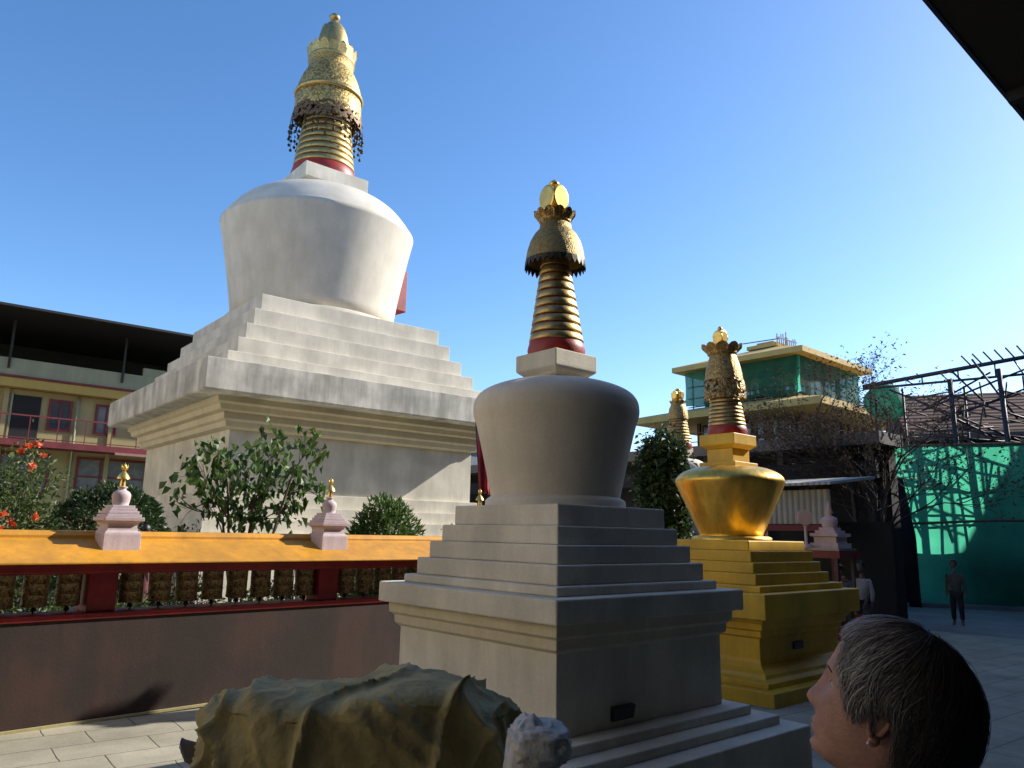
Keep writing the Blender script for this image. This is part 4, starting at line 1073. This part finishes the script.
def hand_chain(J, E, wrist, wi, d, side, s=1.0):
    """palm and five curled fingers hanging along d from the wrist; side = direction of the thumb"""
    d = d.normalized(); side = side.normalized(); nrm = d.cross(side)
    palm = len(J); J.append((wrist+d*.045*s, .020*s, .034*s)); E.append((wi, palm))
    base = len(J); J.append((wrist+d*.085*s, .014*s, .030*s)); E.append((palm, base))
    for k, (off, L) in enumerate(((.027,.068),(.009,.078),(-.010,.072),(-.027,.056))):
        p = wrist+d*.095*s+side*off*s; pr = base
        for q_, (f, c) in enumerate(((.0,0),(.45,.10),(.8,.28),(1.,.5))):
            J.append((p+d*L*f*s*.95+nrm*c*L*.5*s, .0088*s*(1-.08*q_), .0088*s*(1-.08*q_))); E.append((pr, len(J)-1)); pr = len(J)-1
    pr = palm
    for f in (.35,.7,1.):
        J.append((wrist+d*(.03+.05*f)*s+side*(.030+.022*f)*s, .0105*s, .0105*s)); E.append((pr, len(J)-1)); pr = len(J)-1

def person(name, label, loc, rz, h=1.65, skin=None, shirt=None, trousers=None, hairm=None, pose='stand', hat=None, lean=0, group=None, head_pitch=0, dress=False, armf=None, longhair=False, rooth=True):
    s = h/1.70
    t = thing(name, loc, rz, label, 'person', group)
    V = Vector
    hip = .90; hipb = V((0,0,.90))
    sit = pose == 'sit'
    if sit: hipb = V((0,0,.50))
    tl = lean
    def up_(z, y=0, x=0): return hipb+V((x+math.sin(tl)*z, y, math.cos(tl)*z))
    J = [(hipb, .105,.145)]; E = []
    def add(p, a, b_=None, pr=None):
        J.append((p, a, b_ or a)); 
        if pr is not None: E.append((pr, len(J)-1))
        return len(J)-1
    w_ = add(up_(.16), .085,.118, 0); c_ = add(up_(.36), .10,.150, w_); n0 = add(up_(.50), .060,.085, c_); n1 = add(up_(.58,0,.01), .050,.050, n0); n2 = add(up_(.64,0,.02), .052,.052, n1)
    ji = {}
    for sy in (1,-1):
        sh = add(up_(.465, sy*.165), .050,.050, c_)
        if armf and sy in armf: el = up_(.24, sy*.22, .10); wr = up_(.34, sy*.12, .33)
        else: el = up_(.19, sy*.225, -.02); wr = up_(-.05, sy*.235, .05)
        e_ = add(el, .040,.040, sh); w2 = add(wr, .026,.030, e_)
        hand_chain(J, E, wr, w2, (wr-el), V((1,0,0)) if not (armf and sy in armf) else V((0,0,1)))
        if sit: kn = V((.42,sy*.12,.48)); an = V((.44,sy*.11,.08))
        elif pose == 'walk': kn = V((.16 if sy > 0 else -.04, sy*.09,.49)); an = V((.20 if sy > 0 else -.25, sy*.085,.09 if sy > 0 else .13))
        else: kn = V((.02,sy*.10,.48)); an = V((-.02,sy*.105,.085))
        hp = add(hipb+V((0,sy*.085,-.04)), .088,.088, 0); k_ = add(kn, .058,.058, hp); a_ = add(an, .040,.042, k_)
        hl = add(an+V((-.02,0,-.045)), .036,.036, a_); add(an+V((.15,sy*.015,-.058)), .026,.042, hl)
    vs, fs = skin_mesh('body', J, E, None, None, 1)
    b = MB(); b.add(vs, fs, True)
    hm = head_mesh(36,32)
    hp_ = up_(.80,0,.035)
    hm.tf(Matrix.Translation(hp_) @ Matrix.Rotation(-head_pitch,4,'Y'))
    b.add(hm.v, hm.f, True)
    sc_ = lambda o: (setattr(o,'scale',(s,s,s)), o)[1]
    sc_(b.build('body', skin or M['skindark'], t))
    # shirt: torso and arms, thicker
    J2 = [(hipb+V((0,0,-.06)), .125,.165)]; E2 = []
    def add2(p, a, b_=None, pr=None):
        J2.append((p, a, b_ or a)); E2.append((pr, len(J2)-1)); return len(J2)-1
    w3 = add2(up_(.16), .108,.142, 0); c3 = add2(up_(.37), .118,.168, w3); add2(up_(.495), .075,.105, c3)
    for sy in (1,-1):
        sh = add2(up_(.46, sy*.17), .068,.068, c3)
        if armf and sy in armf: el = up_(.24, sy*.22, .10); wr = up_(.33, sy*.135, .29)
        else: el = up_(.19, sy*.225, -.02); wr = up_(-.02, sy*.235, .045)
        e_ = add2(el, .054,.054, sh); add2(wr, .042,.042, e_)
    vs, fs = skin_mesh('shirt', J2, E2, None, None, 1)
    sc_(MB().add(vs, fs, True).build('shirt', shirt or M['cloth_white'], t))
    J3 = [(hipb, .118,.155)]; E3 = []
    for sy in (1,-1):
        if sit: kn = V((.42,sy*.12,.48)); an = V((.44,sy*.11,.12))
        elif pose == 'walk': kn = V((.16 if sy > 0 else -.04, sy*.09,.49)); an = V((.20 if sy > 0 else -.25, sy*.085,.13 if sy > 0 else .17))
        else: kn = V((.02,sy*.10,.48)); an = V((-.02,sy*.105,.12))
        f_ = 1.5 if dress else 1
        J3.append((hipb+V((0,sy*.085,-.05)), .105,.105)); E3.append((0,len(J3)-1)); J3.append((kn,.076*f_,.078*f_)); E3.append((len(J3)-2,len(J3)-1)); J3.append((an,.062*f_,.064*f_)); E3.append((len(J3)-2,len(J3)-1))
    vs, fs = skin_mesh('trousers', J3, E3, None, None, 1)
    sc_(MB().add(vs, fs, True).build('trousers', trousers or M['steel'], t))
    # hair cap
    hb = MB(); vs = []; fs = []; n_, m_ = 28, 14
    for i in range(m_+1):
        for k in range(n_):
            a = 2*PI*k/n_; lim = R(62) if abs(((a+PI)%(2*PI))-PI) < .9 else (R(105) if abs(((a+PI)%(2*PI))-PI) < 1.7 else R(128 if not longhair else 150))
            ph = lim*i/m_; nn = 1+.05*noise.noise(Vector((a*3,ph*3,h)))
            vs.append((.108*nn*math.sin(ph)*math.cos(a)-.006, .089*nn*math.sin(ph)*math.sin(a), .012+.118*nn*math.cos(ph)))
    for i in range(m_):
        for k in range(n_): fs.append((i*n_+k, (i+1)*n_+k, (i+1)*n_+(k+1)%n_, i*n_+(k+1)%n_))
    hb.add(vs, fs, True).tf(Matrix.Translation(hp_) @ Matrix.Rotation(-head_pitch,4,'Y'))
    sc_(hb.build('hair', hairm or M['hair_dark'], t))
    return t
def clothm(name, c): return mat(name, c, .85, 0, var=.15, scale=7, bump=.3)
person('person', 'person in a brown-and-tan top standing alone in the shade before the green net', (12.07,21.17,0), R(235), 1.60, shirt=clothm('tan_sweater',(.17,.14,.10)), trousers=clothm('dull_trousers',(.06,.04,.04)))
person('person', 'person in a grey coat and dark skirt standing right beside the thin tree', (9.05,19.8,0), R(150), 1.62, shirt=clothm('grey_coat',(.30,.25,.22)), trousers=clothm('black_skirt',(.015,.015,.018)), dress=True)
person('person', 'person with a pale headscarf and dark clothes next to the grey-coated person', (9.75,20.3,0), R(200), 1.55, shirt=clothm('dark_shawl',(.03,.028,.035)), trousers=clothm('dark_skirt',(.02,.02,.025)), hairm=clothm('pale_scarf',(.34,.32,.31)), dress=True, longhair=True)
person('person', 'person in a blue jacket bending over behind the gold stupa', (7.45,16.95,0), R(200), 1.62, shirt=clothm('blue_jacket',(.06,.10,.20)), trousers=clothm('dark_jeans',(.03,.035,.05)), lean=.45, armf=(1,-1))
person('person', 'person in a white shawl standing behind the blue-jacketed person', (7.95,17.6,0), R(215), 1.60, shirt=clothm('white_shawl',(.50,.48,.46)), trousers=clothm('grey_skirt',(.10,.10,.11)), dress=True)
person('person', 'dark-haired person in a pink and white top in the garden left of the great stupa', (-7.50,16.0,.46), R(70), 1.64, shirt=clothm('pink_white_top',(.50,.32,.36)), trousers=clothm('maroon_skirt',(.12,.03,.04)), dress=True)
# orange marigold cloth on the corner of gold stupa seen above the woman's head
b = MB(); random.seed(5)
for j in range(5):
    x = (j-2)*.035; b.tube([(x,0,.0),(x*1.15,.02,-.16),(x*1.3,-.01,-.34-.03*random.random())],[.016,.022,.014],7)
o = b.build('orange_scarf', M['cloth_orange']); o.location = (4.62,10.75,1.40)
tag(o, 'bright orange ribbons hanging just above the head of the woman in front', 'scarf')
o.location = Vector((2.859*K,9.988*K,0))+Vector((math.cos(R(41)),math.sin(R(41)),0))*1.0*K-Vector((-math.sin(R(41)),math.cos(R(41)),0))*1.13*K+Vector((0,0,.80*K))

# ---- the woman in the foreground
def hair_mat():
    m, nt, b = new_mat('greying_hair'); N, L = nt.nodes, nt.links
    g = N.new('ShaderNodeNewGeometry'); tc = N.new('ShaderNodeTexCoord'); sx = N.new('ShaderNodeSeparateXYZ'); L.new(tc.outputs['Object'], sx.inputs[0])
    # silver at the front and top, dark brown at the back (the hair's own colour)
    mr = N.new('ShaderNodeMapRange'); mr.inputs['From Min'].default_value = -.12; mr.inputs['From Max'].default_value = .12; L.new(sx.outputs['X'], mr.inputs['Value'])
    ad = N.new('ShaderNodeMath'); ad.operation = 'MULTIPLY_ADD'; ad.inputs[1].default_value = .5; L.new(g.outputs['Random Per Island'], ad.inputs[0]); 
    sb = N.new('ShaderNodeMath'); sb.operation = 'SUBTRACT'; sb.inputs[1].default_value = .22; L.new(mr.outputs[0], sb.inputs[0]); L.new(sb.outputs[0], ad.inputs[2])
    r = N.new('ShaderNodeValToRGB'); r.color_ramp.elements[0].color = (.020,.014,.010,1); r.color_ramp.elements[1].color = (.40,.375,.37,1)
    e = r.color_ramp.elements.new(.5); e.color = (.085,.068,.06,1)
    L.new(ad.outputs[0], r.inputs['Fac']); L.new(r.outputs['Color'], b.inputs['Base Color'])
    b.inputs['Roughness'].default_value = .5; b.inputs['Specular IOR Level'].default_value = .4
    return m
def woman():
    random.seed(101)
    t = thing('person', (0,0,.45), 0, 'woman in the foreground with short greying hair and pearl ear stud, looking up', 'person')
    hc = Vector((.528,1.12,1.938))      # centre of the head
    dlt, tau = R(34), R(18)
    face = math.pi-dlt
    Mh = Matrix.Translation(hc-Vector((0,0,.45))) @ Matrix.Rotation(face,4,'Z') @ Matrix.Rotation(-tau,4,'Y') @ Matrix.Scale(.91,4)
    hm = head_mesh(110,100); hm.tf(Mh)
    for sy in (1,-1):
        for zz, bow in ((1,1),(-1,.7)):
            lid = MB().tube([(.0655-.008*abs(u)**1.5+.0085*math.cos(u*1.2), sy*(.030+.0155*u), .001+zz*(.0078*bow*math.cos(u*1.45)+.0005)) for u in (-1,-.66,-.33,0,.33,.66,1)], [.0012,.0026,.0034,.0036,.0034,.0026,.0012], 8)
            lid.tf(Mh); hm.add(lid.v, lid.f, True)
    # body
    base = hc-Vector((0,0,.45)); X = Vector((math.cos(face),math.sin(face),0)); Yv = Vector((-math.sin(face),math.cos(face),0))
    bz = lambda x,y,z: Vector((base.x,base.y,0))+X*x+Yv*y+Vector((0,0,z))
    Hn = base.z
    J = [(bz(-.05,0,Hn-.68),.11,.15)]; E = []
    def add(p,a,b_,pr): J.append((p,a,b_)); E.append((pr,len(J)-1)); return len(J)-1
    w_ = add(bz(-.05,0,Hn-.52),.09,.12,0); c_ = add(bz(-.05,0,Hn-.34),.105,.15,w_); n0 = add(bz(-.045,0,Hn-.20),.07,.085,c_); n1 = add(bz(-.03,0,Hn-.13),.056,.058,n0); add(bz(-.012,0,Hn-.05),.058,.058,n1)
    for sy in (1,-1):
        sh = add(bz(-.05,sy*.165,Hn-.245),.05,.05,c_); el = bz(-.07,sy*.225,Hn-.52); e_ = add(el,.04,.04,sh); wr = bz(.03,sy*.23,Hn-.76); w2 = add(wr,.027,.03,e_)
        hand_chain(J,E,wr,w2,wr-el,X)
        hp = add(bz(-.05,sy*.085,Hn-.72),.09,.09,0); k_ = add(bz(-.03,sy*.10,.48),.06,.06,hp); a_ = add(bz(-.06,sy*.105,.085),.04,.042,k_); hl = add(bz(-.08,sy*.105,.04),.036,.036,a_); add(bz(.09,sy*.12,.028),.026,.04,hl)
    vs, fs = skin_mesh('body', J, E, None, None, 2)
    b = MB(); b.add(vs, fs, True); b.add(hm.v, hm.f, True); b.build('body', M['skin'], t)
    J = [(bz(-.05,0,Hn-.74),.13,.175)]; E = []
    w_ = add(bz(-.05,0,Hn-.52),.115,.15,0); c_ = add(bz(-.05,0,Hn-.34),.125,.17,w_); add(bz(-.05,0,Hn-.225),.085,.12,c_)
    for sy in (1,-1):
        sh = add(bz(-.05,sy*.17,Hn-.255),.07,.07,c_); e_ = add(bz(-.07,sy*.225,Hn-.52),.055,.055,sh); add(bz(.02,sy*.23,Hn-.72),.042,.042,e_)
    vs, fs = skin_mesh('shirt', J, E, None, None, 2); MB().add(vs,fs,True).build('shirt', clothm('navy_blouse',(.03,.035,.06)), t)
    J = [(bz(-.05,0,Hn-.70),.12,.16)]; E = []
    for sy in (1,-1):
        hp = add(bz(-.05,sy*.085,Hn-.74),.105,.105,0); k_ = add(bz(-.03,sy*.10,.48),.08,.08,hp); add(bz(-.06,sy*.105,.12),.07,.07,k_)
    vs, fs = skin_mesh('trousers', J, E, None, None, 1); MB().add(vs,fs,True).build('trousers', clothm('beige_trousers',(.25,.22,.17)), t)
    for sy in (1,-1):
        e = MB().sphere((.0660,sy*.030,.001),.0118,20,14).tf(Mh); e.build('eye', mat('eye_white',(.36,.31,.28),.2,bump=0) if sy > 0 else bpy.data.materials['eye_white'], t)
        e = MB().sphere((.0738,sy*.030,.004),.0047,12,8).tf(Mh); e.build('iris', mat('brown_iris',(.05,.03,.02),.2,bump=0) if sy > 0 else bpy.data.materials['brown_iris'], t)
        e = MB().tube([(.0915-.014*abs(u),sy*(.018+.028*v),.021+.004*math.sin(v*PI)) for u,v in ((0,0),(.2,.3),(.5,.6),(1,1))],[.0015,.002,.0018,.0008],6).tf(Mh); e.build('eyebrow', M['hair_dark'], t)
    e = MB().sphere((.0,.089,-.043),.0034,12,8).tf(Mh); e.build('ear_stud', M['pearl'], t)
    # hair: underlayer and strands combed from the crown
    ho = bpy.data.objects.new('hair', None)
    def surf(phi, az, off):
        """direction from the head centre: az 0 = face, phi from the crown"""
        cr = Vector((-.25,0,1)).normalized(); fx = Vector((1,0,.25)).normalized(); fy = Vector((0,1,0))
        d = cr*math.cos(phi)+(fx*math.cos(az)+fy*math.sin(az))*math.sin(phi)
        bx = .097 if d.x > 0 else .108
        rr = 1/math.sqrt((d.x/bx)**2+(d.y/.081)**2+(d.z/(.117 if d.z > 0 else .135))**2)
        return d*(rr+off)
    def endphi(az):
        a = abs(((az+PI)%(2*PI))-PI)
        for a0,p0,a1,p1 in ((0,58,.55,60),(.55,60,1.0,86),(1.0,86,1.25,103),(1.25,103,1.42,104),(1.42,104,1.56,84),(1.56,84,1.9,86),(1.9,86,2.15,118),(2.15,118,2.5,134),(2.5,134,3.2,136)):
            if a <= a1: return R(p0+(p1-p0)*(a-a0)/(a1-a0))
        return R(134)
    def thick(phi, az):
        a = abs(((az+PI)%(2*PI))-PI)
        return .007+.007*math.sin(min(phi,PI/2))*(a/PI)+.006*max(0,math.sin(phi*1.15-.2))*(a/PI)**1.5
    vs = []; fs = []; n_, m_ = 96, 30
    for i in range(m_+1):
        for k in range(n_):
            az = 2*PI*k/n_; ph = endphi(az)*i/m_
            vs.append(tuple(surf(ph, az, thick(ph,az)-.003+.0015*noise.noise(Vector((az*9,ph*1.2,0)))-(.010 if i == m_ else 0))))
    for i in range(m_):
        for k in range(n_): fs.append((i*n_+k, (i+1)*n_+k, (i+1)*n_+(k+1)%n_, i*n_+(k+1)%n_))
    b = MB().add(vs, fs, True)
    for j in range(12000):
        az = random.uniform(-PI,PI); ep = endphi(az); p0 = ep*random.random()**.8*.82; L_ = random.uniform(.45,1.05)
        p1 = min(ep*random.uniform(.97,1.07), p0+L_); off = random.uniform(-.003,.004)+(random.random()<.06)*.004; wv = random.uniform(-.10,.10); ph_ = random.uniform(0,6)
        lock = noise.noise(Vector((az*4,p0*2,5)))
        pts = []; ns = 7
        for q_ in range(ns+1):
            u = q_/ns; ph = p0+(p1-p0)*u
            # hair is swept a little forward on the sides
            sw = -math.copysign(.10,az)*math.sin(u*PI)*math.sin(ph)*(1 if abs(az) < 2.2 else .2)
            pts.append(surf(ph, az+wv*u+sw+.24*lock*math.sin(ph*2.6+lock*5)*u, thick(ph,az)+off+.0065*lock*math.sin(ph*2)+(.0012*math.sin(u*9+ph_))+(.002*u*random.random())))
        vs = []; fs = []; w0 = random.uniform(.0004,.0009)
        for q_, p in enumerate(pts):
            d_ = (pts[min(q_+1,ns)]-pts[max(q_-1,0)]).normalized(); nr = p.normalized(); sd_ = d_.cross(nr).normalized()*w0*(1 if q_ < ns-1 else .4)
            vs += [tuple(p-sd_), tuple(p+nr*w0*.6), tuple(p+sd_)]
        for q_ in range(ns): a_ = q_*3; fs += [(a_,a_+1,a_+4,a_+3),(a_+1,a_+2,a_+5,a_+4)]
        b.add(vs, fs, True)
    o = b.build('hair', hair_mat(), t); o.matrix_local = Mh
    bpy.data.objects.remove(ho)
    return t
woman()

# ------------------------------------------------------------------ tarpaulin-covered load with bundle
def tarp():
    random.seed(3)
    t = thing('covered_load', (-.82,4.75,0), 0, 'bulky load under a crumpled olive tarpaulin in the foreground before the grey-white stupa', 'covered load')
    n_, m_ = 260, 90; vs = []; fs = []
    for i in range(m_+1):
        v = i/m_
        for k in range(n_):
            a = 2*PI*k/n_
            ca, sa = math.cos(a), math.sin(a)
            # superellipse footprint, dome-like top
            if v < .5:
                w = v/.5; r = math.sin(w*PI/2)**.8; z = 1
                drop = .10*(w**3)
                zz = 1.0-drop
            else:
                w = (v-.5)/.5; r = 1+(.16 if ca > 0 else .16-.34*ca)*w; zz = .90*(1-w)
            ex = .80
            x = .85*r*math.copysign(abs(ca)**ex, ca); y = .50*r*math.copysign(abs(sa)**ex, sa)
            H_ = 1.315
            ridge = -.20*max(0,(-x-.30))**1.1-.05*math.cos(x*5.2+1.1)-.16*max(0,x-.55)**1.2
            z = H_*zz + ridge*min(1,zz*1.4)
            P = Vector((x,y,z))
            # folds: ridged noise stretched along the fall of the cloth
            w2 = noise.noise(Vector((x*1.1, y*1.1, z*.9+7)))
            w3 = noise.noise(Vector((x*2.1+5, y*2.1, z*1.5)))
            def rg(a_, b_, c_, p_=2.2): return max(0,1-abs(noise.noise(Vector((a_,b_,c_))))*3.2)**p_
            dd = .115*rg(x*1.9+z*1.3+w2*.9, z*.28+.3*w3, y*.7+1.3)*min(1,v*1.4)
            dd += .070*rg(x*3.1-z*2.0+w2*1.6+4, z*.5, y*1.0+6, 2.6)
            dd += .020*rg(x*5.0+z*2.8+w3*1.3+9, y*2.2, z*.7, 2.0)
            dd += .006*rg(x*9-z*6+w3*2, y*5+w2, z*2.0+3, 1.6)
            dd += .05*w2+.02*w3-.05
            nrm = Vector((ca*.8, sa, .25 if v > .45 else 1.0)).normalized()
            P += nrm*dd
            if P.z < .01: P.z = .01
            vs.append(tuple(P))
    for i in range(m_):
        for k in range(n_): fs.append((i*n_+k, (i+1)*n_+k, (i+1)*n_+(k+1)%n_, i*n_+(k+1)%n_))
    m = mat('olive_tarpaulin', (.42,.335,.14), .8, 0, var=.18, scale=3.5, bump=.6, bscale=22)
    MB().add(vs, fs, True).build('tarpaulin', m, t)
    # grey flap at the left shoulder
    b = MB(); vs = []; fs = []
    for i in range(9):
        for j in range(7):
            u, v = i/8, j/6; vs.append((-.88-.09*u, -.20+.05*math.sin(u*4+v*3), .97-.10*v*(1-.75*u)+.07*u*u*(1-v)-.02*u))
    for i in range(8):
        for j in range(6): a_ = i*7+j; fs.append((a_,a_+1,a_+8,a_+7))
    o = b.add(vs,fs,True).build('loose_flap', mat('grey_plastic_flap',(.40,.37,.38),.6), t); o.modifiers.new('t','SOLIDIFY').thickness = .008
    # white sack
    t2 = thing('white_sack', (.17,4.12,0), 0, 'pale bundled sack and crumpled sheeting at the right end of the tarpaulin', 'sack')
    def lump(cx,cy,cz,rx,ry,rz,seed,amp=.2,n=48,m=36):
        vs = []; fs = []
        for i in range(m+1):
            ph = PI*i/m
            for k in range(n):
                a = 2*PI*k/n; v = Vector((math.sin(ph)*math.cos(a),math.sin(ph)*math.sin(a),math.cos(ph)))
                sq = Vector((math.copysign(abs(v.x)**.7,v.x),math.copysign(abs(v.y)**.7,v.y),math.copysign(abs(v.z)**.8,v.z)))
                q_ = 1+amp*(1-abs(noise.noise(v*2.6+Vector((seed,0,0)))*2.4))*.6+amp*.3*noise.noise(v*7+Vector((seed,3,0)))-amp*.3
                vs.append((cx+sq.x*rx*q_, cy+sq.y*ry*q_, max(.004,cz+sq.z*rz*q_)))
        for i in range(m):
            for k in range(n): fs.append((i*n+k,(i+1)*n+k,(i+1)*n+(k+1)%n,i*n+(k+1)%n))
        return MB().add(vs,fs,True)
    lump(-.05,0,.62,.15,.22,.62,1,.12).build('sack', M['cloth_white'], t2)
    lump(.0,.0,1.13,.16,.21,.10,4,.18).build('knotted_top', mat('grey_sheeting',(.56,.53,.48),.85,bump=.4,scale=9), t2)
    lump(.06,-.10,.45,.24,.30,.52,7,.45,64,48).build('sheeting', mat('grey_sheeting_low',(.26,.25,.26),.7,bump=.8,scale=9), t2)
tarp()
